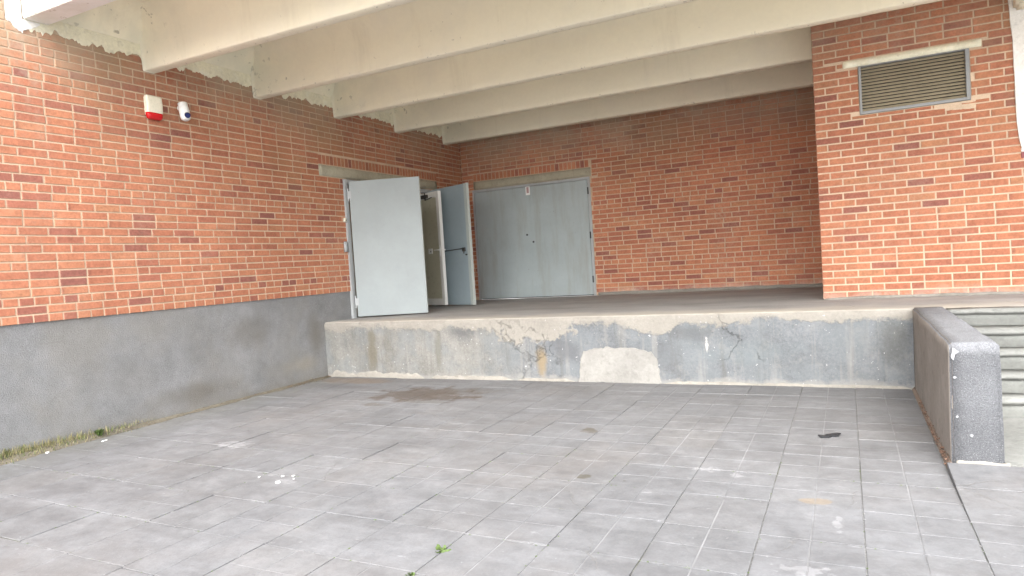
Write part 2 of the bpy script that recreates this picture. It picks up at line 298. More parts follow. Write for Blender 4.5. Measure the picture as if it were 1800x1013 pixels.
def m_flat(name, col, rough=0.6, metal=0.0, spec=0.4):
    s = NT(name, rough, spec); s.b.inputs['Metallic'].default_value = metal
    f = s.noise(40, 3, 0.6); return s.done(s.mul(col, s.rng(f, 0.3, 0.7, 0.93, 1.07)))

M = {}
M['brick'] = m_brick('red_brick'); M['brick_pillar'] = m_brick('red_brick_front', 0.84, 0.45, 0.75); M['brick_back'] = m_brick('red_brick_back', 1.0, 1.15, 0.75, 0.80)
M['mortar'] = m_mortar('mortar'); M['mortar_pale'] = m_mortar('mortar_pale', (0.60, 0.46, 0.34))
M['ceiling'] = m_ceiling('cream_painted_concrete'); M['fascia'] = m_ceiling('white_painted_concrete', (0.82, 0.81, 0.79))
M['lintel'] = m_plaster('lintel_concrete', (0.40, 0.37, 0.285)); M['band'] = m_plaster('cream_plaster', (0.80, 0.77, 0.61))
M['white_patch'] = m_plaster('white_plaster_patch', (0.285, 0.277, 0.258)); M['whitewash'] = m_plaster('whitewash', (0.80, 0.79, 0.76), 0.003); M['splash'] = m_plaster('dull_white_splash', (0.26, 0.265, 0.275), 0.003)
M['pale_mortar'] = m_plaster('pale_mortar', (0.285, 0.27, 0.24), 0.01)
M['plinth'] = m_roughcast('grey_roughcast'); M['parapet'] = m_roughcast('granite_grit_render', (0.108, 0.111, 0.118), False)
M['parapet_side'] = m_plaster('brown_stained_render', (0.26, 0.235, 0.212))
M['step'] = m_plaster('step_concrete', (0.225, 0.228, 0.215)); M['step_face'] = m_plaster('darker_step_face', (0.180, 0.184, 0.172))  # risers: the treads' concrete in a darker tone
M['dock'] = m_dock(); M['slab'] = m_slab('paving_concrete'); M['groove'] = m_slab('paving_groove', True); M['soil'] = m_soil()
M['door'] = m_paint('grey_door_paint', (0.305, 0.340, 0.348), 0.5, 0.12, (0.29, 0.30, 0.27)); M['door_in'] = m_paint('blue_grey_door_paint', (0.30, 0.365, 0.40), 0.45, 0.15, (0.20, 0.25, 0.27))
M['door_back'] = m_paint('grey_green_door_paint', (0.37, 0.42, 0.43), 0.5, 0.5, (0.26, 0.24, 0.19)); M['door_edge'] = m_paint('door_edge_paint', (0.44, 0.48, 0.46), 0.5, 0.3)
M['frame'] = m_paint('frame_paint', (0.40, 0.42, 0.43), 0.5, 0.4, (0.22, 0.2, 0.18))
M['pvc'] = m_paint('white_pvc', (0.74, 0.73, 0.70), 0.35, 0.08); M['pvc_panel'] = m_paint('cream_door_panel', (0.50, 0.475, 0.36), 0.3, 0.1)
M['louvre'] = m_paint('brown_louvre_paint', (0.40, 0.345, 0.25), 0.55, 0.3, (0.2, 0.19, 0.13)); M['louvre_frame'] = m_paint('grey_louvre_frame', (0.27, 0.28, 0.29), 0.5, 0.3)
M['dark'] = m_flat('dark_metal', (0.045, 0.043, 0.04), 0.5); M['black'] = m_flat('black_plastic', (0.022, 0.023, 0.026), 0.5)
M['whitepl'] = m_flat('white_plastic', (0.78, 0.78, 0.76), 0.35); M['cream'] = m_flat('cream_plastic', (0.74, 0.70, 0.57), 0.4)
M['red'] = m_flat('red_translucent_plastic', (0.55, 0.015, 0.02), 0.2); M['lens'] = m_flat('dark_blue_lens', (0.012, 0.018, 0.085), 0.12)
M['room'] = m_flat('room_plaster', (0.32, 0.30, 0.26), 0.9); M['leaf'] = m_flat('weed_green', (0.075, 0.115, 0.03), 0.7); M['dry'] = m_flat('dry_grass', (0.27, 0.24, 0.12), 0.8)
M['print'] = m_flat('faded_red_print', (0.42, 0.27, 0.27), 0.6); M['chip'] = m_flat('white_chip', (0.80, 0.80, 0.78), 0.6); M['maroon'] = m_flat('maroon_paint', (0.22, 0.05, 0.055), 0.5)
M['ground'] = m_mortar('far_paving', (0.46, 0.455, 0.435))  # out-of-view ground, colour lightened to bounce more light onto the ceiling

# ------------------------------------------------------------------ mesh helpers
def mesh_from(name, verts, faces, mats, mi=None, smooth=False, uvs=None):
    me = bpy.data.meshes.new(name); me.from_pydata([tuple(v) for v in verts], [], faces)
    for m in (mats if isinstance(mats, (list, tuple)) else [mats]): me.materials.append(m)
    if mi: me.polygons.foreach_set('material_index', mi)
    if smooth: me.polygons.foreach_set('use_smooth', [True]*len(faces))
    if uvs:
        l = me.uv_layers.new(name='UVMap'); l.data.foreach_set('uv', [c for fu in uvs for uv in fu for c in uv])
    me.update(); return me
def link(name, me, parent=None, loc=(0, 0, 0), rot=(0, 0, 0), scale=(1, 1, 1)):
    o = bpy.data.objects.new(name, me); COL.objects.link(o)
    if parent is not None: o.parent = parent
    o.location = loc; o.rotation_euler = rot; o.scale = scale; return o
def tag(o, label=None, cat=None, group=None, kind=None):
    if label: o['label'] = label
    if cat: o['category'] = cat
    if group: o['group'] = group
    if kind: o['kind'] = kind
    return o
def root(name, loc, label, cat, group=None, rz=0):
    return tag(link(name, None, loc=loc, rot=(0, 0, rz)), label, cat, group)
BOXF = [(0, 1, 3, 2), (4, 6, 7, 5), (0, 4, 5, 1), (2, 3, 7, 6), (0, 2, 6, 4), (1, 5, 7, 3)]
class MB:
    """collects boxes and tubes into one mesh (coordinates local to its parent)"""
    def __init__(s): s.v = []; s.f = []; s.bev = 0
    def box(s, a, b, mat=None):
        k = len(s.v)
        for x in (a[0], b[0]):
            for y in (a[1], b[1]):
                for z in (a[2], b[2]):
                    p = Vector((x, y, z)); s.v.append(mat @ p if mat else p)
        s.f += [tuple(k+i for i in f) for f in BOXF]; return s
    def tube(s, p, q, r, n=12, r2=None):
        p, q = Vector(p), Vector(q); d = (q-p).normalized(); a = d.orthogonal().normalized(); b = d.cross(a); r2 = r if r2 is None else r2; k = len(s.v)
        for c, rr in ((p, r), (q, r2)):
            for i in range(n):
                t = 2*math.pi*i/n; s.v.append(c + a*math.cos(t)*rr + b*math.sin(t)*rr)
        s.f += [(k+i, k+(i+1) % n, k+n+(i+1) % n, k+n+i) for i in range(n)]
        s.f += [tuple(k+i for i in reversed(range(n))), tuple(k+n+i for i in range(n))]; return s
    def build(s, name, mat, parent=None, loc=(0, 0, 0), bevel=0, seg=2, smooth=False, rot=(0, 0, 0)):
        me = mesh_from(name, s.v, s.f, mat)
        bm = bmesh.new(); bm.from_mesh(me); bmesh.ops.recalc_face_normals(bm, faces=bm.faces)
        if bevel: bmesh.ops.bevel(bm, geom=[e for e in bm.edges if e.calc_face_angle(0) > 0.6], offset=bevel, segments=seg, affect='EDGES', clamp_overlap=True)
        bm.to_mesh(me); bm.free()
        if smooth: me.polygons.foreach_set('use_smooth', [True]*len(me.polygons))
        return link(name, me, parent, loc, rot)
def fb(x, y, z, s=1.0): return mn.noise(Vector((x*s, y*s, z*s)))

# brick unit meshes : unit x 0..1, z 0..1, y 0..0.03 behind the face; chamfered front
def brick_data(w, h, seed, mat):
    rr = random.Random(seed); c = 0.0035; j = lambda a: rr.uniform(-a, a)
    out = [(0, 0.03, 0), (w, 0.03, 0), (w, 0.03, h), (0, 0.03, h)]
    mid = [(0+j(.0012), c, 0+j(.0012)), (w+j(.0012), c, 0+j(.0012)), (w+j(.0012), c, h+j(.0012)), (0+j(.0012), c, h+j(.0012))]
    fr = [(c+j(.001), j(.0012), c+j(.001)), (w-c+j(.001), j(.0012), c+j(.001)), (w-c+j(.001), j(.0012), h-c+j(.001)), (c+j(.001), j(.0012), h-c+j(.001))]
    V = out+mid+fr; F = []
    for i in range(4):
        k = (i+1) % 4; F.append((i, k, 4+k, 4+i)); F.append((4+i, 4+k, 8+k, 8+i))
    F.append((8, 9, 10, 11))
    uv = [[(V[i][0]/w, V[i][2]/h) for i in f] for f in F]
    return V, F, uv
NB = 4
def brick_meshes(mat):
    d = {}
    for kind, ww in (('s', 0.2685), ('h', 0.127), ('r', 0.0735)):
        for i in range(NB):
            hh = 0.0735 if kind != 'r' else 0.130
            V, F, uv = brick_data(ww, hh, hash((kind == 's', kind == 'h', i)) % 9999, mat)
            d[kind, i] = (mesh_from('brick', V, F, mat, uvs=uv), V, F, uv, ww, hh)
    return d
def project(p):
    d = Vector(p)-CAM; z = d.dot(fwd)
    if z < 0.2: return None
    return (900+1185.5*d.dot(r2)/z, 506.5-1185.5*d.dot(u2)/z, z)

def lay(spanlen, z0, z1, pitch, headers, holes, phase=0.0, unit=0.2825, joint=0.014, seed=1, halfshift=None):
    rr = random.Random(seed); out = []; n = 0; z = z0
    while z < z1-0.03:
        h = min(pitch-joint*0.95, z1-z)
        if n in headers: step = unit/2; off = phase+0.03*rr.random(); kind = 'h'
        else: step = unit; off = phase+(unit/2 if n % 2 else 0)+rr.uniform(-0.012, 0.012); kind = 's'
        if halfshift is not None and kind == 's' and rr.random() < halfshift: off += unit/4
        s = off-math.ceil(off/step)*step
        while s < spanlen:
            a, b, k = s, s+step-joint, kind; s += step
            if kind == 's' and rr.random() < 0.02: s -= step/2; b -= step/2; k = 'h'
            a = max(a, 0); b = min(b, spanlen)
            segs = [(a, b, z, z+h)]
            for (ha, hb, hz0, hz1) in holes:
                ns = []
                for (p, q, r, t) in segs:
                    if q <= ha or p >= hb or t <= hz0 or r >= hz1: ns.append((p, q, r, t)); continue
                    if r < hz0-0.035: ns.append((p, q, r, hz0-0.006)); continue
                    if t > hz1+0.035: ns.append((p, q, hz1+0.006, t)); continue
                    if p < ha-0.03: ns.append((p, ha-0.004, r, t))
                    if q > hb+0.03: ns.append((hb+0.004, q, r, t))
                segs = ns
            for g in segs:
                if g[1]-g[0] > 0.028: out.append((*g, 'h' if g[1]-g[0] < 0.18 else 's'))
        z += pitch; n += 1
    return out

def build_bricks(parent, rects, to_world, rz, BMS, mat, seed=0, limit=300, name='brick'):
    """largest-in-view bricks as parts, the rest joined"""
    rr = random.Random(seed); items = []
    for (a, b, z0, z1, k) in rects:
        c = to_world((a+b)/2, (z0+z1)/2); p = project(c); score = 0
        if p and -10 < p[0] < 1810 and -6 < p[1] < 1019:
            q0, q1 = project(to_world(a, z0)), project(to_world(b, z1))
            if q0 and q1: score = abs(q1[0]-q0[0])*abs(q1[1]-q0[1])+abs(q1[0]-q0[0])*3
        items.append((score, a, b, z0, z1, k))
    items.sort(key=lambda t: -t[0])
    rest = []
    for i, (score, a, b, z0, z1, k) in enumerate(items):
        me, V, F, uv, ww, hh = BMS[k, rr.randrange(NB)]
        sx, sz = (b-a)/ww, (z1-z0)/hh
        w0 = to_world(a, z0); pr = rr.uniform(-0.0018, 0.0015); tilt = rr.uniform(-0.004, 0.004)
        M4 = Matrix.Translation(w0) @ Matrix.Rotation(rz, 4, 'Z') @ Matrix.Rotation(tilt, 4, 'Y') @ Matrix.Translation((0, pr, 0)) @ Matrix.Diagonal((sx, 1, sz, 1))
        if i < limit and score > 0:
            o = bpy.data.objects.new(name, me); COL.objects.link(o); o.parent = parent
            L = Matrix.Translation(-parent.location) @ M4
            o.matrix_local = L
        else: rest.append((M4, V, F, uv))
    if rest:
        VV = []; FF = []; UU = []
        for M4, V, F, uv in rest:
            k = len(VV); VV += [M4 @ Vector(v) - parent.location for v in V]; FF += [tuple(k+i for i in f) for f in F]; UU += uv
        o = link('brickwork', mesh_from('brickwork', VV, FF, mat, uvs=UU), parent); o['kind'] = 'stuff'

# ------------------------------------------------------------------ dimensions (metres; dock deck is z = 0)
ZG = -0.823; YP = -4.447; XR = 7.73; YPAR = -7.15; YPIL = -2.890; XPIL = 6.866; ZB = 3.194; ZS = 3.85; YF = -8.385
ZW = ZG+0.05                               # raised walk right of the bay

# ------------------------------------------------------------------ ground
g = MB(); gv = []; 
me = mesh_from('ground', [(-60, -200, ZG-0.055), (220, -200, ZG-0.055), (220, 90, ZG-0.055), (-60, 90, ZG-0.055)], [(0, 1, 2, 3)], M['ground'])
tag(link('ground', me), kind='structure')

# bedding + paving slabs
XL = [0.13, 0.74, 1.30, 1.87, 2.42, 2.96, 3.49, 4.04, 4.58, 5.11, 5.63, 6.15, 6.67, 7.175, 7.685, 8.20, 8.72, 9.25, 9.78, 10.3, 10.83, 11.35]
YL = [-4.42-0.5155*i for i in range(0, 19)]
paving = link('paving', mesh_from('paving', [(0.0, -14, ZG-0.0055), (11.35, -14, ZG-0.0055), (11.35, -4.40, ZG-0.0055), (0.0, -4.40, ZG-0.0055)], [(0, 1, 2, 3)], M['soil']))
tag(paving, kind='structure')
def pad(V, F, MI, x0, x1, y0, y1, zt, c, rr, mi=0, base=-0.045):
    k = len(V); j = lambda a: rr.uniform(-a, a)
    V += [(x0, y0, base), (x1, y0, base), (x1, y1, base), (x0, y1, base)]
    V += [(x0, y0, zt-c), (x1, y0, zt-c), (x1, y1, zt-c), (x0, y1, zt-c)]
    V += [(x0+c+j(.0008), y0+c+j(.0008), zt), (x1-c+j(.0008), y0+c+j(.0008), zt), (x1-c+j(.0008), y1-c+j(.0008), zt), (x0+c+j(.0008), y1-c+j(.0008), zt)]
    for i in range(4):
        n = (i+1) % 4; F.append((k+i, k+n, k+4+n, k+4+i)); F.append((k+4+i, k+4+n, k+8+n, k+8+i)); MI += [mi, mi]
    F.append((k+8, k+9, k+10, k+11)); MI.append(mi)
SLABS = []
def slab_mesh(kind, seed):
    rr = random.Random(seed); V = []; F = []; MI = []
    L = 0.5
    if kind == 'plain': pad(V, F, MI, 0, L, 0, L, 0, 0.0028, rr)
    else:
        gw = 0.0042; gc = 0.0014; c = 0.0018
        xs = [(0, L/2-gw), (L/2+gw, L)]; ys = [(0, L/2-gc), (L/2+gc, L)] if kind == 'cross' else [(0, L)]
        for a in xs:
            for b in ys: pad(V, F, MI, a[0], a[1], b[0], b[1], 0, c, rr, 0, -0.006)
        pad(V, F, MI, 0.0005, L-0.0005, 0.0005, L-0.0005, -0.0025, 0.0005, rr, 1)
    return mesh_from('paving_slab', V, F, [M['slab'], M['groove']], MI), V, F, MI
for kd, n in (('plain', 3), ('cross', 4), ('split', 2)):
    for i in range(n): SLABS.append((kd, *slab_mesh(kd, i+len(kd))))
rr = random.Random(11); items = []
for i in range(len(XL)-1):
    for j in range(len(YL)-1):
        x0, x1 = XL[i], XL[i+1]; y1, y0 = YL[j], YL[j+1]
        if x0 > 7.6 and y1 > YPAR+0.3: continue
        drift = 0.025*(5.1-(x0+x1)/2) if y1 < -7.2 else 0.025*(5.1-(x0+x1)/2)*max(0, (y1+4.42)/(-2.8))
        y0 += drift; y1 += drift if j else 0
        walk = x0 > 7.6
        if walk and y1 > YPAR: y1 = YPAR-0.012
        if y1-y0 < 0.1: continue
        cx, cy = (x0+x1)/2, (y0+y1)/2
        left = max(0, min(1, (4.6-cx)/2.6)); front = max(0, min(1, (-7.6-cy)/1.6))
        p_plain = min(0.95, left*1.0*(0.25+0.75*front)+0.10*front)
        if walk: p_plain = 0.7
        kd = 'plain' if rr.random() < p_plain else ('cross' if rr.random() < 0.8 else 'split')
        cand = [q for q in SLABS if q[0] == kd]; q = rr.choice(cand)
        gap = 0.007 if front > 0.3 else 0.005
        dz = rr.uniform(-0.0016, 0.0030); tx, ty = rr.uniform(-0.0045, 0.0045), rr.uniform(-0.0045, 0.0045)
        zz = ZG+dz
        if walk:
            t0 = max(0, min(1, (-7.75-cy)/0.5)); zf = lambda q: ZG+0.046*max(0, min(1, (q+7.85)/0.65)); zz = zf(y0)+dz; tx = math.atan2(zf(y1)-zf(y0), y1-y0)+tx*0.4
        M4 = Matrix.Translation((x0+gap/2, y0+gap/2, zz)) @ Matrix.Rotation(tx, 4, 'X') @ Matrix.Rotation(ty, 4, 'Y') @ Matrix.Rotation(rr.uniform(-.002, .002), 4, 'Z') @ Matrix.Diagonal(((x1-x0-gap)/0.5, (y1-y0-gap)/0.5, 1, 1))
        vis = 0
        for P_ in ((x0, y0, ZG), (x1, y1, ZG), (cx, cy, ZG), (x0, y1, ZG), (x1, y0, ZG)):
            p = project(P_)
            if p and 0 < p[0] < 1800 and p[1] < 1013: vis = 1
        items.append((vis, M4, q))
VV = []; FF = []; MI = []
for vis, M4, q in items:
    if vis:
        o = bpy.data.objects.new('paving_slab', q[1]); COL.objects.link(o); o.parent = paving; o.matrix_local = M4
    else:
        k = len(VV); VV += [M4 @ Vector(v) for v in q[2]]; FF += [tuple(k+i for i in f) for f in q[3]]; MI += q[4]
o = link('paving_slabs_beyond', mesh_from('paving_slabs_beyond', VV, FF, [M['slab'], M['groove']], MI), paving); o['kind'] = 'stuff'
# soil bank along the left wall and debris strip beside the parapet
def lumpy_strip(name, along, n, widthf, heightf, zbase, mat, parent, side, seed=0, axis='y', base_pos=0.0, seg=6):
    V = []; F = []
    for i in range(n+1):
        t = along[0]+(along[1]-along[0])*i/n; wd = widthf(t); ht = heightf(t)
        for k in range(seg+1):
            u = k/seg; prof = (1-u)**1.2 if side else math.sin(math.pi*min(1, u*1.0))
            z = zbase + ht*prof + 0.006*fb(t*9, u*3, seed+3.3) * (1 if 0 < k < seg else 0)
            d = wd*u
            V.append((base_pos+d, t, z) if axis == 'y' else (t, base_pos-d, z))
    for i in range(n):
        for k in range(seg):
            a = i*(seg+1)+k; F.append((a, a+1, a+seg+2, a+seg+1) if axis != 'y' else (a, a+seg+1, a+seg+2, a+1))
    me = mesh_from(name, V, F, mat, smooth=True); return link(name, me, parent)
lumpy_strip('soil_bank', (-13.8, -4.46), 240, lambda t: 0.085+0.09*max(0, min(1, (-7.0-t)/1.5))+0.045*fb(t*2.1, 0, 0)+0.03*fb(t*9, 1, 0), lambda t: 0.018+0.045*max(0, min(1, (-7.3-t)/1.2))+0.012*fb(t*5, 2, 0), ZG-0.002, m_plaster('bank_earth', (0.165, 0.148, 0.115), 0.02), paving, True, 1, base_pos=-0.012)
lumpy_strip('debris_strip', (-7.20, -4.46), 90, lambda t: 0.055+0.008*fb(t*6, 0, 0), lambda t: 0.012+(0.045 if t < -6.9 else 0.025)+0.012*fb(t*7, 3, 0), ZG-0.012, m_plaster('brown_debris', (0.20, 0.155, 0.125), 0.012), paving, False, 5, base_pos=7.688)
# vertical kerb face / landing of the raised walk
lw = MB(); lw.box((8.004, YPAR-0.004, ZG-0.3), (11.35, -5.78, ZW))
lnd = lw.build('walk_landing', M['step'], paving, bevel=0.012)

# ------------------------------------------------------------------ walls
BM1 = brick_meshes(M['brick']); BM2 = brick_meshes(M['brick_pillar']); BM3 = brick_meshes(M['brick_back'])
# left wall (x = 0), runs y -14 .. 0
Y0 = -13.8
DO = (-3.70, -1.38, 0.0, 2.25)             # doorway in the left wall
lwall = root('brick_wall', (-0.2, -6.9, ZG-0.2), 'long red brick wall with grey rendered plinth on the left, carrying the alarm siren', 'brick wall')
def P(o, v): return Vector(v)-o.location
core = MB(); X0, X1 = -0.38, -0.0060; LL = lwall.location
for a, b in (((X0, Y0, 0.44), (X1, DO[0], 3.86)), ((X0, DO[0], DO[3]), (X1, DO[1], 3.86)), ((X0, DO[1], 0.0), (X1, 0.38, 3.86)), ((X0, DO[0]-0.0, -0.3), (X1, DO[1], -0.004))):
    core.box(Vector(a)-LL, Vector(b)-LL)
core.box(Vector((X0, Y0, 3.862))-LL, Vector((X1, YF-0.16, 5.2))-LL)
core.build('mortar', M['mortar'], lwall)
pl = MB()
V = []; F = []; n = 200; mz = 20
for i in range(n+1):
    y = Y0+(-3.70-Y0)*i/n
    for k in range(mz+1):
        z = (ZG-0.2)+(0.44-(ZG-0.2))*k/mz
        V.append(Vector((-0.012+0.006*fb(y*1.2, z*1.2, 4)+0.003*fb(y*6, z*6, 8)-0.004, y, z))-LL)
for i in range(n):
    for k in range(mz): a = i*(mz+1)+k; F.append((a, a+mz+1, a+mz+2, a+1))
link('plinth', mesh_from('plinth', V, F, M['plinth'], smooth=True), lwall)
rects = lay(-Y0, 0.44, 5.2, 0.0862, {0, 2, 15, 28, 31}, [(DO[0]-Y0, DO[1]-Y0, -1, DO[3]), (-4.32-Y0, -1.0-Y0, 2.25, 2.60), (YF-0.15-Y0, 99, 3.36, 9)], 0.05, seed=3, halfshift=0.03)
rects += [(a, b, z0, z1, k) for (a, b, z0, z1, k) in lay(-Y0-(DO[1]-Y0), 0.005, 0.44, 0.0862, {}, [], 0.1, seed=5)] and []
tw = lambda s, z: Vector((0.0, Y0+s, z))
low = [(DO[1]-Y0+a, DO[1]-Y0+b, z0, z1, k) for (a, b, z0, z1, k) in lay(-DO[1], 0.005, 0.425, 0.0862, {}, [], 0.0, seed=6)]
row = [(-4.32-Y0+i*0.0878, -4.32-Y0+i*0.0878+0.0735, 2.432, 2.572, 'r') for i in range(38)]
build_bricks(lwall, rects+low+row, tw, R(90), BM1, M['brick'], 4)
# lintel
def rough_box(name, a, b, mat, parent, seg=(30, 2, 2), amp=0.004, sc_=5, bevel=0.004):
    """subdivided box with uneven faces"""
    bm = bmesh.new(); bmesh.ops.create_cube(bm, size=1)
    for v in bm.verts: v.co = Vector([(a[i]+b[i])/2+v.co[i]*(b[i]-a[i]) for i in range(3)])
    if bevel: bmesh.ops.bevel(bm, geom=list(bm.edges), offset=bevel, segments=2, affect='EDGES')
    dims = [b[i]-a[i] for i in range(3)]
    for ax in range(3):
        if seg[ax] > 1:
            for t in range(1, seg[ax]):
                co = [0, 0, 0]; co[ax] = a[ax]+dims[ax]*t/seg[ax]; no = [0, 0, 0]; no[ax] = 1
                bmesh.ops.bisect_plane(bm, geom=bm.verts[:]+bm.edges[:]+bm.faces[:], plane_co=co, plane_no=no)
    for v in bm.verts:
        v.co += amp*Vector((fb(v.co.x, v.co.y, v.co.z, sc_), fb(v.co.y+9, v.co.z, v.co.x, sc_), fb(v.co.z+5, v.co.x, v.co.y, sc_)))
    bmesh.ops.recalc_face_normals(bm, faces=bm.faces)
    me = bpy.data.meshes.new(name); bm.to_mesh(me); bm.free(); me.materials.append(mat)
    me.polygons.foreach_set('use_smooth', [True]*len(me.polygons))
    o = link(name, me, parent)
    if parent is not None: o.location = -parent.location
    return o
rough_box('lintel', (-0.2, -4.32, 2.252), (0.003, -1.0, 2.420), M['lintel'], lwall, (1, 40, 3), 0.005, 6)
# plaster band below the ceiling, ragged lower edge, broken by the ribs
def ragged_panel(name, s0, s1, zlow, zhigh, tw_, mat, parent, amp=0.035, n=60, thick=0.006, seed=0, fr=5):
    V = []; F = []
    for i in range(n+1):
        s = s0+(s1-s0)*i/n
        zl = zlow(s)+amp*(fb(s*fr, seed, 0)+0.5*fb(s*fr*3, seed, 5)+0.3*fb(s*fr*8, seed, 9)); zh = zhigh(s)
        for (zz, d) in ((zl, -0.004), (zl+0.006, thick), ((zl+zh)/2, thick+0.002*fb(s*4, 3, seed)), (zh, thick)): V.append(Vector(tw_(s, zz, d))-parent.location)
    for i in range(n):
        for k in range(3): a = i*4+k; F.append((a, a+4, a+5, a+1))
    return link(name, mesh_from(name, V, F, mat, smooth=False), parent)
twl = lambda s, z, d: (d, s, z)
ybs = [-7.133+1.6108*i for i in range(5)]
ragged_panel('plaster_band', YF+0.02, -0.01, lambda s: 3.34, lambda s: 3.70, twl, M['band'], lwall, 0.085, 520, 0.007, 2, 7)
ragged_panel('white_paint_strip', YF-0.15, YF-0.005, lambda s: 3.28-0.9*(s-YF)-0.0*s, lambda s: 4.6, twl, M['whitewash'], lwall, 0.05, 30, 0.009, 6)
ragged_panel('white_paint_patch', YF-0.005, YF+0.16, lambda s: 3.30+0.62*(s-YF), lambda s: 3.422, twl, M['whitewash'], lwall, 0.03, 20, 0.011, 8)

# back wall (y = 0)
bw = root('brick_wall', (3.4, 0.2, 0.0), 'shaded red brick wall at the back of the loading dock with the closed grey double door', 'brick wall')
XD = (0.229, 2.815, 0.0, 2.285); LL = bw.location
core = MB()
for a, b in (((0.0, 0.0060, 0.0), (XD[0], 0.38, 3.86)), ((XD[1], 0.0060, 0.0), (11.4, 0.38, 3.86)), ((XD[0], 0.0060, XD[3]), (XD[1], 0.38, 3.86)), ((XD[0], 0.2, 0.0), (XD[1], 0.38, XD[3]))):
    core.box(Vector(a)-LL, Vector(b)-LL)
core.build('mortar', M['mortar'], bw)
rects = lay(XPIL, 0.055, 3.86, 0.0880, {6, 19, 30}, [(XD[0], XD[1], -1, XD[3]), (0.267, 2.86, 2.28, 2.62)], 0.02, seed=9, halfshift=0.06)
row = [(0.27+i*0.0878, 0.27+i*0.0878+0.0735, 2.467, 2.605, 'r') for i in range(29)]
build_bricks(bw, rects+row, lambda s, z: Vector((s, 0.0, z)), 0, BM3, M['brick_back'], 5)
rough_box('lintel', (0.267, -0.004, 2.287), (2.84, 0.2, 2.455), M['lintel'], bw, (40, 1, 3), 0.006, 6)
rough_box('skirting', (2.86, -0.028, -0.01), (6.86, 0.006, 0.058), M['pale_mortar'], bw, (60, 1, 2), 0.012, 5)

# front block with the louvre (y = YPIL)
pw = root('brick_block', (8.5, -1.4, 0.0), 'bright red brick block at right with the louvred vent high up', 'brick wall')
LL = pw.location; LV = (7.372, 8.518, 2.262, 2.862)
core = MB(); ya, yb = YPIL+0.0060, -0.02
for a, b in (((XPIL+0.0085, ya, 0), (LV[0], yb, 3.86)), ((LV[1], ya, 0), (11.4, yb, 3.86)), ((LV[0], ya, 0), (LV[1], yb, LV[2])), ((LV[0], ya, LV[3]), (LV[1], yb, 3.86)), ((LV[0], ya+0.14, LV[2]), (LV[1], yb, LV[3]))):
    core.box(Vector(a)-LL, Vector(b)-LL)
core.build('mortar', M['mortar_pale'], pw)
rects = lay(11.4-XPIL, 0.012, 3.86, 0.0884, {}, [(LV[0]-XPIL, LV[1]-XPIL, LV[2], LV[3]), (7.205-XPIL, 8.64-XPIL, 2.85, 2.945)], 0.0, unit=0.2835, joint=0.0155, seed=12)
build_bricks(pw, rects, lambda s, z: Vector((XPIL+s, YPIL, z)), 0, BM2, M['brick_pillar'], 6)
# its side face, joined
srect = lay(2.86, 0.012, 3.86, 0.0884, {}, [], 0.0, seed=14)
build_bricks(pw, srect, lambda s, z: Vector((XPIL, -0.02-s, z)), R(-90), BM2, M['brick_pillar'], 7, limit=0)
rough_box('lintel', (7.211, YPIL-0.004, 2.856), (8.633, YPIL+0.1, 2.938), M['band'], pw, (30, 1, 2), 0.004, 6)
rough_box('foot_render', (XPIL+0.02, YPIL-0.035, -0.012), (11.3, YPIL+0.004, 0.026), M['pale_mortar'], pw, (80, 1, 2), 0.02, 4)
# plaster column at the far right edge of the brick face
V = []; F = []
for i in range(41):
    z = 1.62+(3.86-1.62)*i/40; xl = 8.925+0.055*math.exp(-max(0, z-1.62)*6)-0.05*max(0, z-2.7)+0.010*fb(z*4, 0, 0)
    for x_, d in ((xl, 0.003), (xl+0.004, -0.012), (9.9, -0.012)): V.append(Vector((x_, YPIL+d, z))-LL)
for i in range(40):
    for k in range(2): a = i*3+k; F.append((a, a+1, a+4, a+3))
link('plaster_facing', mesh_from('plaster_facing', V, F, M['whitewash']), pw)
rough_box('rib_seat', (8.935, YPIL-0.22, 3.17), (9.9, YPIL-0.013, 3.85), M['ceiling'], pw, (8, 2, 4), 0.012, 4, 0.03)
mb = MB(); mb.box(Vector((8.965, YPIL-0.006, 1.535))-LL, Vector((9.2, YPIL+0.01, 1.60))-LL); o = mb.build('painted_brick', M['maroon'], pw, bevel=0.003); o['label'] = 'maroon painted brick with white smear'
mb = MB(); mb.box(Vector((8.965, YPIL-0.005, 1.606))-LL, Vector((9.25, YPIL+0.01, 1.648))-LL); mb.build('paint_smear', M['whitewash'], pw, bevel=0.003)

# ------------------------------------------------------------------ loading dock
dock = root('loading_dock', (4.0, -2.2, ZG), 'weathered concrete loading dock with chipped pale lip and white plaster patch', 'loading dock')
LL = dock.location
prof = [(0.0, ZG-0.25)]+[(0.0, ZG-0.05+(-0.06-ZG+0.05)*k/16) for k in range(17)]+[(0.002, -0.04), (0.006, -0.022), (0.016, -0.008), (0.032, -0.001), (0.06, 0.0), (0.12, 0.0), (0.25, 0.0), (0.6, 0.0), (1.2, 0.0), (2.2, 0.0), (3.3, 0.0), (4.47, 0.0)]
V = []; F = []; n = 420; np_ = len(prof)
for i in range(n+1):
    x = -0.01+11.4*i/n
    chip = max(0, fb(x*2.3, 5, 0))*0.6+max(0, fb(x*7, 8, 0)-0.1)*0.9+max(0, fb(x*19, 2, 0)-0.15)*0.6
    for (d, z) in prof:
        e = math.exp(-((z+0.01)/0.035)**2)*math.exp(-(d/0.05)**2)
        dd = d+0.007*fb(x*1.1, z*2, 1)*(1 if d < 0.05 else 0)+0.0035*fb(x*6, z*7, 3)*(1 if d < 0.05 else 0)+e*chip*0.035
        zz = z-e*chip*0.022+(0.004*fb(x*1.5, d*2, 7) if d > 0.1 else 0)
        yy = YP+dd
        if d == 4.47: yy = 0.01
        V.append(Vector((x, yy, zz))-LL)
for i in range(n):
    for k in range(np_-1): a = i*np_+k; F.append((a, a+np_, a+np_+1, a+1))
link('deck', mesh_from('deck', V, F, M['dock'], smooth=True), dock)
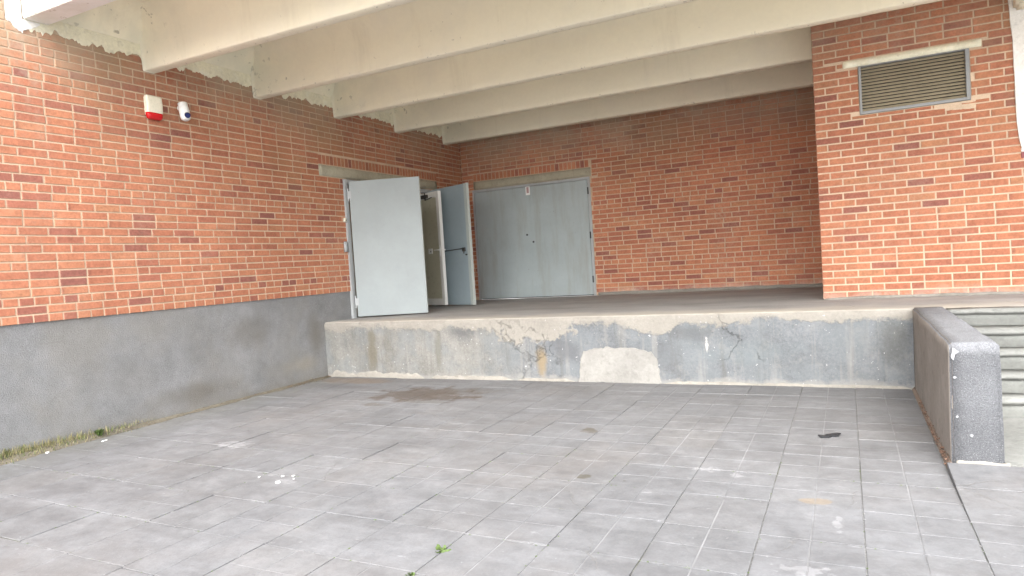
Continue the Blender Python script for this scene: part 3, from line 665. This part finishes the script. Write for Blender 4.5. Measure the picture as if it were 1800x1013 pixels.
# white plaster patch with its own thickness
def slab_patch(name, outline, y, th, mat, parent, seed=0, sub=14, amp=0.012):
    pts = []
    for i in range(len(outline)):
        a, b = Vector(outline[i]), Vector(outline[(i+1) % len(outline)]); m_ = max(2, int((b-a).length/0.03))
        for k in range(m_):
            p = a.lerp(b, k/m_); nx = Vector((-(b-a).y, (b-a).x)).normalized()
            pts.append(p+nx*amp*(fb(p.x*14, p.y*14, seed)+0.6*fb(p.x*40, p.y*40, seed+2)))
    N = len(pts); cx = sum(p.x for p in pts)/N; cz = sum(p.y for p in pts)/N
    V = []; F = []; rings = [(1.0, -0.02), (1.0, 0.0), (0.985, 1.0), (0.85, 1.1), (0.6, 1.0), (0.3, 1.15)]
    for s_, h in rings:
        for p in pts:
            q = Vector((cx+(p.x-cx)*s_, cz+(p.y-cz)*s_)); V.append(Vector((q.x, y-(th*h if h > 0 else -0.02*(h < 0))+0.002*fb(q.x*9, q.y*9, 3), q.y))-parent.location)
    V.append(Vector((cx, y-th, cz))-parent.location)
    for r in range(len(rings)-1):
        for i in range(N): k = (i+1) % N; F.append((r*N+i, r*N+k, (r+1)*N+k, (r+1)*N+i))
    b0 = (len(rings)-1)*N
    for i in range(N): F.append((b0+i, b0+(i+1) % N, len(V)-1))
    return link(name, mesh_from(name, V, F, mat), parent)
slab_patch('plaster_patch', [(4.07, -0.835), (5.12, -0.835), (5.10, -0.56), (5.02, -0.44), (4.80, -0.40), (4.45, -0.385), (4.27, -0.415), (4.15, -0.43), (4.10, -0.60)], YP+0.001, 0.010, M['white_patch'], dock, 3, amp=0.022)
def foot_band(x0, x1, h, d, seed):
    V = []; F = []; n = int((x1-x0)/0.02)
    for i in range(n+1):
        x = x0+(x1-x0)*i/n; tap = min(1, i/6, (n-i)/6)
        hh = h*(0.75+0.6*fb(x*3, seed, 0)+0.25*fb(x*14, seed, 2))*tap+0.003; dd = d*(0.9+0.5*fb(x*4, seed, 7))*tap+0.002
        for (a, b) in ((ZG-0.03, dd*1.15), (ZG+hh*0.6, dd), (ZG+hh, dd*0.7), (ZG+hh+0.006, -0.01)): V.append(Vector((x, YP-b, a))-LL)
    for i in range(n):
        for k in range(3): a = i*4+k; F.append((a, a+4, a+5, a+1))
    link('mortar_fillet', mesh_from('mortar_fillet', V, F, M['pale_mortar'], smooth=True), dock)
foot_band(0.02, 1.75, 0.085, 0.02, 1); foot_band(1.85, 3.15, 0.055, 0.018, 4); foot_band(3.2, 4.02, 0.035, 0.014, 6); foot_band(5.15, 7.7, 0.032, 0.014, 9)

# parapet wall beside the steps
pp = root('parapet_wall', (7.865, -5.8, ZG), 'low grey gritty concrete parapet between the sunken bay and the steps', 'parapet')
LL = pp.location
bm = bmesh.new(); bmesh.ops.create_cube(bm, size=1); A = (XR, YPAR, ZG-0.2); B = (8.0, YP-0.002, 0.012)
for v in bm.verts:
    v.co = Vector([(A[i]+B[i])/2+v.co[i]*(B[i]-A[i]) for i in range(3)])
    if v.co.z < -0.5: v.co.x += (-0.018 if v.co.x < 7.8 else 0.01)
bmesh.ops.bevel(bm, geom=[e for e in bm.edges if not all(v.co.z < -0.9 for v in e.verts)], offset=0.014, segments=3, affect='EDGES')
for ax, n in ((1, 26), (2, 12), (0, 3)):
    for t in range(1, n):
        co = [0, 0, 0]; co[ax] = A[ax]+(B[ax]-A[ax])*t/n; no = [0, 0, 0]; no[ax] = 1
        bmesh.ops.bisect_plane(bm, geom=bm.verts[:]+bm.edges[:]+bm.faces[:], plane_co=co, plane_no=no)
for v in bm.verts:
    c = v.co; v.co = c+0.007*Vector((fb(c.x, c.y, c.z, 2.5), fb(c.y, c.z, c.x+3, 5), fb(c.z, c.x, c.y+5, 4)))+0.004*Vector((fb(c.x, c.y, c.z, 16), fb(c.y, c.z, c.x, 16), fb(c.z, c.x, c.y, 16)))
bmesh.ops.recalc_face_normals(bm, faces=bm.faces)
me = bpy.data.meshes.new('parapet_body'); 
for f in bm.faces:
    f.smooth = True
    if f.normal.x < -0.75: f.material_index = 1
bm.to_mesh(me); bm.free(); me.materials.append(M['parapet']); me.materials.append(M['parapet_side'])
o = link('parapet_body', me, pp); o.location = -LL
slab_patch('corner_chip', [(XR+0.002, -0.075), (XR+0.018, -0.10), (XR+0.03, -0.06), (XR+0.052, -0.045), (XR+0.03, -0.02), (XR+0.012, -0.012)], YPAR-0.002, 0.004, M['splash'], pp, 7, amp=0.006)
for (u, v, s_) in ((7.752, -0.21, .013), (7.757, -0.47, .013), (7.832, -0.59, .012)):
    slab_patch('paint_splash', [(u+s_*(.45+.5*abs(fb(k*3.1, u*50, v*31)))*1.25*math.cos(k*.785), v+s_*(.4+.8*abs(fb(k*2.7, v*60, 4)))*1.1*math.sin(k*.785)) for k in range(8)], YPAR-0.003, 0.002, M['splash'], pp, int(u*100), amp=0.004)
rough_box('mortar_fillet', (XR+0.01, YPAR-0.016, ZW-0.02), (8.03, YPAR+0.01, ZW+0.014), M['pale_mortar'], pp, (14, 1, 2), 0.016, 9)

# steps
st = root('steps', (9.6, -5.1, ZG), 'concrete steps with darker worn risers right of the low parapet', 'steps')
LL = st.location
nos = [(-4.66, 0.0), (-5.02, -0.155), (-5.30, -0.31), (-5.55, -0.465), (-5.80, -0.62)]
for i, (y, z) in enumerate(nos):
    yn = nos[i-1][0] if i else YP
    rough_box('tread', (8.003, y-0.018, z-0.05), (11.35, yn+(0.0 if i else 0.012)-0.001, z-(0.0 if i else 0.002)), M['step'], st, (46, 2, 1), 0.006, 6, 0.010)
    rough_box('riser', (8.003, y+0.004, z-0.19), (11.35, y+0.06, z-0.046), M['step_face'], st, (46, 1, 3), 0.008, 5, 0.003)

# ------------------------------------------------------------------ ribbed canopy
cn = root('canopy', (4.5, -4.2, ZS), 'cream painted concrete ribbed ceiling over the loading bay', 'canopy')
LL = cn.location; XE = 11.4
slab = MB(); slab.box(Vector((-0.38, YF+0.02, ZS))-LL, Vector((XE, 0.38, ZS+0.22))-LL); slab.build('slab', M['ceiling'], cn)
def rib(y0, w_, zb, zt, name='beam', mat=None):
    """trapezoid rib, bottom front arris at y0, with filleted sides"""
    pr = []
    N = 9
    for k in range(N+1):                      # front face, top to bottom
        t = k/N; z = zt+(zb+0.018-zt)*t; out = 0.03*(1-t)+0.13*max(0, 1-t*2.2)**2
        pr.append((y0-out, z))
    pr += [(y0+0.004, zb+0.006), (y0+0.016, zb), (y0+w_-0.016, zb), (y0+w_-0.004, zb+0.006)]
    for k in range(N, -1, -1):
        t = k/N; z = zt+(zb+0.018-zt)*t; out = 0.03*(1-t)+0.13*max(0, 1-t*2.2)**2
        pr.append((y0+w_+out, z))
    V = []; F = []; n = 150; m_ = len(pr)
    for i in range(n+1):
        x = 0.009+(XE-0.009)*i/n
        for (y, z) in pr:
            lowv = 1 if z < zb+0.03 else 0
            V.append(Vector((x, y+0.005*fb(x*0.7, z, y0)+lowv*0.0035*fb(x*5, z*3, y0), z+0.005*fb(x*0.6, y, 3)*(1 if z < zt-0.01 else 0)+lowv*0.003*fb(x*7, 1, y*3)))-LL)
    for i in range(n):
        for k in range(m_-1): a = i*m_+k; F.append((a, a+1, a+m_+1, a+m_))
    F.append(tuple(range(m_)))
    return link(name, mesh_from(name, V, F, mat or M['ceiling'], smooth=True), cn)
for y in ybs: rib(y, 0.150, ZB, ZS+0.01)
# end haunches between ribs at the left wall
ends = [YF+0.24]+ybs
for i in range(len(ends)):
    ya_ = ends[i]+0.15 if i else ends[i]+0.01
    yb_ = ends[i+1] if i+1 < len(ends) else -0.01
    V = []; F = []; n = 30
    pts = [(0.008, 3.50), (0.03, 3.53), (0.10, 3.66), (0.17, 3.76), (0.24, 3.82), (0.34, ZS+0.005)]
    for k in range(n+1):
        y = ya_+(yb_-ya_)*k/n
        for (x, z) in pts: V.append(Vector((x+0.006*fb(y*4, z*4, 1), y, z+0.006*fb(y*3, x, 2)))-LL)
    for k in range(n):
        for q in range(len(pts)-1): a = k*len(pts)+q; F.append((a, a+len(pts), a+len(pts)+1, a+1))
    link('end_haunch', mesh_from('end_haunch', V, F, M['ceiling'], smooth=True), cn)
fa = MB(); fa.box(Vector((0.012, YF, 3.425))-LL, Vector((XE, YF+0.24, 4.45))-LL); fa.build('fascia', M['fascia'], cn, bevel=0.008)

# ------------------------------------------------------------------ doors
def hinge(parent, x, y, z, h=0.12): MB().tube((x, y, z), (x, y, z+h), 0.011, 10).build('hinge', M['frame'], parent)
# outer metal double door in the left wall, both leaves open
dd = root('double_door', (0.0, -2.54, 0.0), 'grey steel double door standing open at the left wall, near leaf swung flat toward the steps', 'door')
LL = dd.location
fr = MB()
fr.box(Vector((-0.06, -3.795, -0.02))-LL, Vector((0.030, -3.715, 2.235))-LL); fr.box(Vector((-0.06, -1.385, -0.02))-LL, Vector((0.030, -1.305, 2.235))-LL); fr.box(Vector((-0.06, -3.715, 2.165))-LL, Vector((0.028, -1.385, 2.235))-LL)
fr.build('door_frame', M['frame'], dd, bevel=0.004)
def leaf(hx, hy, ang, L, z0, z1, th, mface, medge, side):
    e = link('leaf', None, dd, loc=Vector((hx, hy, 0))-LL, rot=(0, 0, ang))
    return e
def door_leaf(parent, hinge_pt, ang, L, z0, z1, mat, edge, inward=1, th=0.045):
    """leaf mesh in its own frame: x along the leaf from the hinge, thickness in y"""
    mb = MB(); mb.box((0.012, -th/2, z0), (L, th/2, z1))
    o = mb.build('leaf', mat, parent, loc=Vector(hinge_pt)-parent.location, bevel=0.004, rot=(0, 0, ang))
    return o
d1 = Vector((1.11-0.06, -3.325+3.74)); a1 = math.atan2(d1.y, d1.x)
lf1 = door_leaf(dd, (0.06, -3.735, 0), a1, d1.length+0.02, 0.022, 2.190, M['door'], None)
er = MB(); er.box((d1.length+0.0205, -0.0235, 0.022), (d1.length+0.026, 0.0235, 2.19)); er.build('edge_strip', M['door_edge'], lf1, bevel=0.001)
for z in (0.16, 1.88): MB().tube((-0.012, -0.012, z), (-0.012, -0.012, z+0.2), 0.013, 12).box((-0.012, -0.028, z+0.04), (0.045, -0.0235, z+0.16)).build('hinge', M['frame'], lf1)
MB().tube((0.05, -0.026, 1.03), (0.05, -0.026, 1.05), 0.01).build('knob', M['frame'], lf1) if False else None
d3 = Vector((1.15-0.06, -1.845+1.42)); a3 = math.atan2(d3.y, d3.x)
lf3 = door_leaf(dd, (0.06, -1.40, 0), a3, d3.length, 0.022, 2.200, M['door_in'], None); lf3['label'] = 'blue-grey far leaf seen from its inner side with a lever bar'
LG = d3.length
er = MB(); er.box((LG+0.0005, -0.034, 0.018), (LG+0.010, 0.026, 2.205)).box((LG-0.075, -0.0275, 0.022), (LG, -0.023, 2.2)); er.build('edge_strip', M['door_edge'], lf3, bevel=0.0015)
bar = MB(); bar.tube((0.30, -0.045, 1.02), (LG-0.17, -0.045, 1.045), 0.009, 10).box((LG-0.19, -0.06, 0.99), (LG-0.13, -0.0235, 1.06)).tube((LG-0.10, -0.05, 0.93), (LG-0.10, -0.0235, 0.93), 0.014, 10).tube((LG-0.15, -0.055, 1.0), (LG-0.15, -0.055, 0.95), 0.008, 8)
bar.build('lever_bar', M['dark'], lf3)
# wall magnet boxes beside the frame
o = rough_box('key_box', (0.0, -3.862, 1.545), (0.035, -3.80, 1.612), M['cream'], None, (1, 1, 1), 0, 1, 0.006); tag(o, 'tiny cream button box on the brick beside the left door frame', 'button box')
kb = o; MB().tube((0.0355, -3.826, 1.575), (0.0385, -3.826, 1.575), 0.011, 12).build('button', M['dark'], kb)
o = rough_box('lock_box', (0.0, -3.885, 1.07), (0.03, -3.80, 1.235), M['frame'], None, (1, 1, 1), 0, 1, 0.004); tag(o, 'flat dark grey plate on the brick at lock height beside the left door frame', 'lock plate')

# inner white door
wd = root('inner_door', (-0.25, -2.55, 0.0), 'white plastic framed door with cream panel standing open between the two grey leaves', 'door')
LL = wd.location
fr = MB(); fr.box(Vector((-0.30, -3.70, 0.0))-LL, Vector((-0.22, -3.63, 2.2))-LL); fr.box(Vector((-0.30, -1.45, 0.0))-LL, Vector((-0.22, -1.385, 2.2))-LL); fr.box(Vector((-0.30, -3.63, 2.12))-LL, Vector((-0.22, -1.45, 2.2))-LL); fr.box(Vector((-0.30, -2.60, 0.0))-LL, Vector((-0.22, -2.54, 2.12))-LL)
fr.build('door_frame', M['pvc'], wd, bevel=0.004)
fx = MB(); fx.box(Vector((-0.28, -3.63, 0.0))-LL, Vector((-0.24, -2.60, 2.12))-LL); fx.build('fixed_leaf', M['pvc_panel'], wd, bevel=0.003)
hp = Vector((-0.235, -1.47, 0)); ep = Vector((0.545, -1.800, 0)); dv = ep-hp; L2 = dv.length; a2 = math.atan2(dv.y, dv.x)
e = MB(); T = 0.035
for a, b in (((0, -T, 0.035), (0.085, T, 2.13)), ((L2-0.085, -T, 0.035), (L2, T, 2.13)), ((0.085, -T, 0.035), (L2-0.085, T, 0.15)), ((0.085, -T, 2.02), (L2-0.085, T, 2.13))): e.box(a, b)
lf2 = e.build('leaf', M['pvc'], wd, loc=hp-LL, bevel=0.005, rot=(0, 0, a2))
MB().box((0.088, -0.018, 0.153), (L2-0.088, 0.018, 2.017)).build('door_panel', M['pvc_panel'], lf2)
h = MB(); h.box((L2-0.060, -T-0.010, 0.93), (L2-0.028, -T-0.001, 1.13)).tube((L2-0.044, -T-0.005, 1.05), (L2-0.044, -T-0.05, 1.05), 0.010).tube((L2-0.044, -T-0.05, 1.05), (L2-0.17, -T-0.05, 1.05), 0.010)
h.box((L2-0.060, T+0.001, 0.93), (L2-0.028, T+0.010, 1.13)).tube((L2-0.044, T+0.005, 1.05), (L2-0.044, T+0.05, 1.05), 0.010).tube((L2-0.044, T+0.05, 1.05), (L2-0.16, T+0.05, 1.05), 0.010)
h.build('handle', M['whitepl'], lf2, bevel=0.002)
lk = MB(); lk.box((L2-0.44, -0.032, 0.99), (L2-0.31, -0.019, 1.09)); lkp = lk.build('lock_plate', M['whitepl'], lf2, bevel=0.003)
MB().tube((L2-0.355, -0.030, 1.035), (L2-0.355, -0.0345, 1.035), 0.014).build('keyhole', M['dark'], lf2)
cl = MB(); cl.box((0.30, -T-0.045, 2.03), (0.52, -T-0.001, 2.09)); cl.tube((0.45, -T-0.02, 2.03), (0.45, -T-0.02, 1.99), 0.012)
v0 = len(cl.v); cl.box((0.0, -0.006, -0.006), (0.22, 0.006, 0.006), Matrix.Translation((0.45, -T-0.02, 1.995)) @ Matrix.Rotation(R(-8), 4, 'Y')); cl.box((0.44, -T-0.026, 2.09), (0.455, -T-0.014, 2.13))
cl.build('door_closer', M['dark'], lf2)

# room behind the doorway
rm = MB(); rm.box((-3.6, -4.4, -0.12), (-0.385, -0.2, -0.006))
rm.box((-3.6, -4.4, 2.6), (-0.385, -0.2, 2.7)); rm.box((-3.7, -4.4, 0.0), (-3.6, -0.2, 2.6)); rm.box((-3.6, -4.5, 0.0), (-0.385, -4.4, 2.6)); rm.box((-3.6, -0.2, 0.0), (-0.385, -0.1, 2.6))
o = rm.build('store_room', M['room']); tag(o, kind='structure')
sill = rough_box('threshold', (-0.385, -3.70, -0.3), (-0.013, -1.385, 0.008), M['step'], lwall, (1, 20, 2), 0.003, 6)

# closed double door in the back wall
bd = root('double_door', (1.52, 0.0, 0.0), 'closed grey steel double door in the back wall with small sign at top centre', 'door'); LL = bd.location
fr = MB(); fr.box(Vector((XD[0]+0.002, -0.012, 0.0))-LL, Vector((0.272, 0.10, 2.282))-LL); fr.box(Vector((2.765, -0.012, 0.0))-LL, Vector((XD[1]-0.002, 0.10, 2.282))-LL); fr.box(Vector((0.272, -0.012, 2.235))-LL, Vector((2.765, 0.10, 2.282))-LL)
fr.build('door_frame', M['frame'], bd, bevel=0.003)
for a, b in ((0.279, 1.5165), (1.5215, 2.758)):
    mb = MB(); mb.box(Vector((a, -0.010, 0.02))-LL, Vector((b, 0.035, 2.228))-LL); mb.build('leaf', M['door_back'], bd, bevel=0.004)
MB().box(Vector((1.500, -0.017, 0.03))-LL, Vector((1.538, -0.0105, 2.22))-LL).build('astragal', M['door_back'], bd, bevel=0.002)
for x, z in ((1.43, 1.27), (1.56, 1.12)):
    MB().tube(Vector((x, -0.0105, z))-LL, Vector((x, -0.020, z))-LL, 0.020, 12).tube(Vector((x, -0.020, z))-LL, Vector((x, -0.030, z))-LL, 0.010, 8).build('lock', M['dark'], bd)
for z in (0.25, 1.1, 1.95): MB().tube(Vector((2.772, -0.024, z))-LL, Vector((2.772, -0.024, z+0.13))-LL, 0.013, 10).build('hinge', M['dark'], bd)
sg = link('door_sign', None, bd, loc=Vector((1.505, -0.018, 2.145))-LL)
MB().box((-0.047, -0.003, -0.085), (0.047, 0, 0.085)).build('sign_plate', M['whitepl'], sg, bevel=0.001)
pr_ = MB(); pr_.box((-0.025, -0.0045, -0.045), (0.025, -0.0031, 0.072)); pr_.build('print', M['print'], sg)
MB().box(Vector((0.272, 0.05, 0.0))-LL, Vector((2.765, 0.08, 2.235))-LL).build('door_stop', M['dark'], bd)

# ------------------------------------------------------------------ louvred vent
lv = root('vent_grille', (7.945, YPIL, 2.56), 'brown slatted rectangular vent grille in grey frame on the right brick block', 'vent grille'); LL = lv.location
x0, x1, z0, z1 = LV[0]+0.004, LV[1]-0.004, LV[2]+0.004, 2.853
fr = MB()
for a, b in (((x0, YPIL-0.010, z0), (x0+0.028, YPIL+0.10, z1)), ((x1-0.040, YPIL-0.010, z0), (x1, YPIL+0.10, z1)), ((x0+0.028, YPIL-0.010, z0), (x1-0.040, YPIL+0.10, z0+0.034)), ((x0+0.028, YPIL-0.006, z1-0.010), (x1-0.040, YPIL+0.10, z1))): fr.box(Vector(a)-LL, Vector(b)-LL)
fr.build('grille_frame', M['louvre_frame'], lv, bevel=0.003)
ns = 14; zz0, zz1 = z0+0.036, z1-0.012; ph = (zz1-zz0)/ns
for i in range(ns):
    mb = MB(); zc = zz0+ph*(i+0.5)
    Mx = Matrix.Translation(Vector(((x0+x1)/2-0.006, YPIL+0.028, zc))-LL) @ Matrix.Rotation(R(42), 4, 'X')
    hw = (x1-x0)/2-0.0345; mb.box((-hw, -0.0225, -0.002), (hw, 0.0225, 0.002), Mx).build('slat', M['louvre'], lv)
MB().box(Vector((x0+0.03, YPIL+0.075, zz0))-LL, Vector((x1-0.042, YPIL+0.085, zz1))-LL).build('backing', M['dark'], lv)
V = []
# patch of smeared mortar around the frame
ragged_panel('mortar_smear', 8.15, 8.56, lambda s: 2.165, lambda s: 2.258, lambda s, z, d: (s, YPIL-d+0.003, z), M['mortar_pale'], pw, 0.02, 20, 0.004, 3)

# ------------------------------------------------------------------ siren and camera
sr = root('alarm_siren', (0.0, -7.06, 2.72), 'cream alarm siren box with red strobe underneath on the left brick wall', 'alarm siren')
def loft(secs, n=20, sq=3.0):
    """superellipse sections (x-centre, y-centre, z, rx, ry)"""
    V = []; F = []
    for (cx, cy, z, rx, ry) in secs:
        for i in range(n):
            t = 2*math.pi*i/n; c, s_ = math.cos(t), math.sin(t)
            V.append((cx+rx*math.copysign(abs(c)**(2/sq), c), cy+ry*math.copysign(abs(s_)**(2/sq), s_), z))
    for k in range(len(secs)-1):
        for i in range(n): F.append((k*n+i, k*n+(i+1) % n, (k+1)*n+(i+1) % n, (k+1)*n+i))
    F.append(tuple(reversed(range(n)))); F.append(tuple((len(secs)-1)*n+i for i in range(n))); return V, F
V, F = loft([(0.040, 0, 0.002, 0.036, 0.100), (0.042, 0, 0.10, 0.038, 0.102), (0.038, 0, 0.185, 0.035, 0.098), (0.034, 0, 0.197, 0.028, 0.092)], 28, 5)
me = mesh_from('housing', V, F, M['cream'], smooth=False); link('housing', me, sr)
V, F = loft([(0.034, 0, -0.072, 0.020, 0.070), (0.038, 0, -0.062, 0.030, 0.088), (0.040, 0, -0.030, 0.034, 0.096), (0.040, 0, 0.0, 0.035, 0.098)], 28, 4)
link('strobe_lens', mesh_from('strobe_lens', V, F, M['red'], smooth=True), sr)
MB().box((0.0, -0.09, -0.02), (0.006, 0.09, 0.18)).build('back_plate', M['cream'], sr)
cm = root('security_camera', (0.0, -6.69, 2.74), 'small white bullet camera with dark blue lens right of the siren', 'security camera')
MB().tube((0, 0, 0.11), (0.03, 0, 0.11), 0.030, 20, 0.028).tube((0.03, 0, 0.11), (0.06, 0, 0.095), 0.014, 12).build('bracket', M['whitepl'], cm)
ax = Vector((0.055, -0.01, -0.2)).normalized(); c0 = Vector((0.062, 0.0, 0.165))
secs = [(0, 0.036), (0.010, 0.054), (0.10, 0.058), (0.175, 0.058), (0.212, 0.050), (0.226, 0.034)]
a_ = ax.orthogonal().normalized(); b_ = ax.cross(a_); V = []; F = []; n = 22
for d, r in secs:
    for i in range(n): t = 2*math.pi*i/n; V.append(c0+ax*d+a_*math.cos(t)*r+b_*math.sin(t)*r)
for k in range(len(secs)-1):
    for i in range(n): F.append((k*n+i, k*n+(i+1) % n, (k+1)*n+(i+1) % n, (k+1)*n+i))
F.append(tuple(range(n))); F.append(tuple((len(secs)-1)*n+i for i in range(n)))
me = mesh_from('camera_body', V, F, M['whitepl'], smooth=True); link('camera_body', me, cm)
lc = c0+ax*0.172+Vector((0.050, -0.010, 0.0)); dl = Vector((0.75, -0.55, -0.35)).normalized()
MB().tube(lc, lc+dl*0.020, 0.036, 20, 0.030).build('lens', M['lens'], cm)

# ------------------------------------------------------------------ litter and weeds
def flat_bit(name, x, y, rz, outline, th, mat, label, cat, group=None, z=ZG, curl=0.0):
    n = len(outline); V = [(a, b, 0.001+curl*(a*a+b*b)*60) for a, b in outline]+[(a, b, th+curl*(a*a+b*b)*60) for a, b in outline]
    F = [tuple(reversed(range(n))), tuple(range(n, 2*n))]+[(i, (i+1) % n, n+(i+1) % n, n+i) for i in range(n)]
    return tag(link(name, mesh_from(name, V, F, mat), None, (x, y, z+0.003), (0, 0, rz)), label, cat, group)
flat_bit('plastic_scrap', 6.965, -6.49, R(28), [(-0.085, -0.035), (-0.02, -0.05), (0.01, -0.02), (0.06, -0.03), (0.10, 0.0), (0.08, 0.03), (0.0, 0.035), (-0.03, 0.012), (-0.08, 0.015)], 0.010, M['black'], 'flat black plastic scrap lying on the paving near the parapet', 'litter', curl=0.02)
chips = [(3.24, -8.66, 0.038, 'largest white chip on the paving in the left foreground'), (3.16, -8.53, 0.014, 'small white chip on the paving just behind the left end of the largest chip'), (3.24, -8.50, 0.017, 'rounder white chip on the paving straight behind the largest chip'), (3.30, -8.56, 0.010, 'tiniest white chip on the paving right of the largest chip'), (2.98, -8.60, 0.013, 'lone white chip on the paving well to the left of the largest chip')]
for i, (x, y, s_, lb) in enumerate(chips):
    rr = random.Random(i+3); ol = [(s_*math.cos(t*1.047)*rr.uniform(.6, 1.2), s_*0.6*math.sin(t*1.047)*rr.uniform(.6, 1.2)) for t in range(6)]
    flat_bit('paint_chip', x, y, rr.random()*3, ol, 0.006, M['chip'], lb or 'tiny white chip scattered beside the largest chip on the left foreground paving', 'litter', 'white chips on the paving')
for i, (x, y, lb) in enumerate(((0.17, -8.60, 'white pebble at the foot of the left wall by the grass'), (0.30, -8.12, 'flat white fragment on the slab edge near the green weed'))):
    rr = random.Random(i+30); ol = [((0.018+0.03*i)*math.cos(t*1.047)*rr.uniform(.6, 1.2), 0.014*math.sin(t*1.047)*rr.uniform(.7, 1.2)) for t in range(6)]
    flat_bit('white_fragment', x, y, rr.random()*3, ol, 0.012-0.006*i, M['chip'], lb, 'litter')
def tuft(name, x, y, n, hgt, spread, mat, label=None, cat=None, z=ZG, broad=False, seed=0, group=None, stem=False):
    rr = random.Random(seed); V = []; F = []
    for i in range(n):
        a = rr.random()*6.28; bx, by = rr.gauss(0, spread*.35), rr.gauss(0, spread*.35); h_ = hgt*rr.uniform(.5, 1.1); lean = rr.uniform(.1, .9)*h_; w_ = (0.010 if broad else 0.0022)*rr.uniform(.7, 1.3)
        d = Vector((math.cos(a), math.sin(a), 0)); p = Vector((-d.y, d.x, 0)); b = Vector((bx, by, 0)); k = len(V)
        q = [(0, 0, .3), (.4, .25, 1.0), (.8, .7, .9), (1.0, 1.0, .05)]
        for hz, ln, ww in q:
            c = b+d*lean*ln+Vector((0, 0, h_*hz*(1-0.25*ln))); V += [c-p*w_*ww, c+p*w_*ww]
        for s_ in range(3): F.append((k+2*s_, k+2*s_+1, k+2*s_+3, k+2*s_+2))
    return tag(link(name, mesh_from(name, V, F, mat), None, (x, y, z)), label, cat, group)
tuft('weed', 0.06, -8.02, 26, 0.10, 0.05, M['leaf'], 'bright green leafy weed at the foot of the left wall', 'weed', z=ZG+0.02, broad=True, seed=1)
tuft('weed', 5.10, -9.30, 22, 0.028, 0.045, M['leaf'], 'small green weed in a paving joint in the front centre', 'weed', z=ZG-0.004, broad=True, seed=2)
tuft('weed', 5.105, -9.60, 14, 0.02, 0.03, M['leaf'], 'tiny green weed at the joint crossing nearest the lower picture edge', 'weed', z=ZG-0.006, broad=True, seed=5)
# grass along the wall foot: nobody could count it
V = []; F = []; MI = []; rr = random.Random(21)
for i in range(2600):
    t = rr.random(); y = -9.6+2.4*t**1.2 if rr.random() < .8 else rr.uniform(-9.6, -4.8)
    dens = max(0.04, min(1, (-7.3-y)/1.2)); 
    if rr.random() > dens: continue
    x = abs(rr.gauss(0.03, 0.06)); h_ = rr.uniform(.012, .06)*(0.35+0.9*dens)*(1.3 if x < .07 else .6); a = rr.random()*6.28; d = Vector((math.cos(a), math.sin(a), 0)); p = Vector((-d.y, d.x, 0)); k = len(V); b = Vector((x, y, ZG+0.045-0.3*min(x, .14)))
    for hz, ln, ww in ((0, 0, 1), (.6, .35, .8), (1, 1, .1)):
        c = b+d*h_*0.6*ln+Vector((0, 0, h_*hz)); V += [c-p*0.0022*ww, c+p*0.0022*ww]
    g_ = 0 if rr.random() < (.38 if x > .05 else .22) else 1
    for s_ in range(2): F.append((k+2*s_, k+2*s_+1, k+2*s_+3, k+2*s_+2)); MI.append(g_)
tag(link('grass', mesh_from('grass', V, F, [M['leaf'], M['dry']], MI)), 'sparse green and dry grass along the foot of the left wall', 'grass', kind='stuff')
# moss and grit specks in the joints
V = []; F = []; MI = []
for i in range(900):
    if rr.random() < .5: x = rr.choice(XL[1:15])+rr.gauss(0, .006); y = rr.uniform(-10.2, -7.2)
    else: y = rr.choice(YL[6:12])+rr.gauss(0, .006); x = rr.uniform(0.3, 7.6); y += 0.025*(5.1-x)
    s_ = rr.uniform(.003, .009); k = len(V)
    for t in range(5): V.append((x+s_*math.cos(t*1.257)*rr.uniform(.6, 1.2), y+s_*math.sin(t*1.257)*rr.uniform(.6, 1.2), ZG+0.0005))
    V.append((x, y, ZG+0.003)); F += [(k+t, k+(t+1) % 5, k+5) for t in range(5)]; MI += [0 if rr.random() < .35 else 1]*5
tag(link('joint_moss', mesh_from('joint_moss', V, F, [M['leaf'], M['soil']], MI)), 'specks of moss and grit in the paving joints', 'moss', kind='stuff')
V = []; F = []
for i in range(420):
    y = rr.uniform(-9.0, -4.5) if rr.random() < .6 else rr.uniform(-5.4, -4.47); x = abs(rr.gauss(0.07, 0.06)); s_ = rr.uniform(.003, .011); k = len(V); zc = ZG+0.008+max(0, 0.03-0.3*x)*(1 if y < -7 else .5)
    for t in range(4): V.append((x+s_*math.cos(t*1.57+i)*rr.uniform(.4, 1.3), y+s_*math.sin(t*1.57+i)*rr.uniform(.4, 1.3), zc+rr.uniform(-.004, .008)))
    F.append((k, k+1, k+2, k+3))
tag(link('dead_leaves', mesh_from('dead_leaves', V, F, m_flat('dead_leaf_brown', (0.12, 0.085, 0.055), 0.9))), 'dead leaves and grit gathered along the foot of the left wall', 'dead leaves', kind='stuff')
# leaf litter and grit where the parapet meets the bay
V = []; F = []
for i in range(260):
    y = rr.uniform(-7.2, -5.2); x = rr.uniform(7.685, 7.735); s_ = rr.uniform(.004, .014); k = len(V); zc = ZG+rr.uniform(.01, .05); 
    for t in range(4): V.append((x+s_*math.cos(t*1.57)*rr.uniform(.5, 1.2), y+s_*math.sin(t*1.57)*rr.uniform(.5, 1.2), zc+rr.uniform(-.008, .008)))
    F.append((k, k+1, k+2, k+3))
tag(link('leaf_litter', mesh_from('leaf_litter', V, F, m_flat('brown_litter', (0.14, 0.085, 0.06), 0.9))), 'brown leaf litter in the gap along the foot of the parapet', 'leaf litter', kind='stuff')
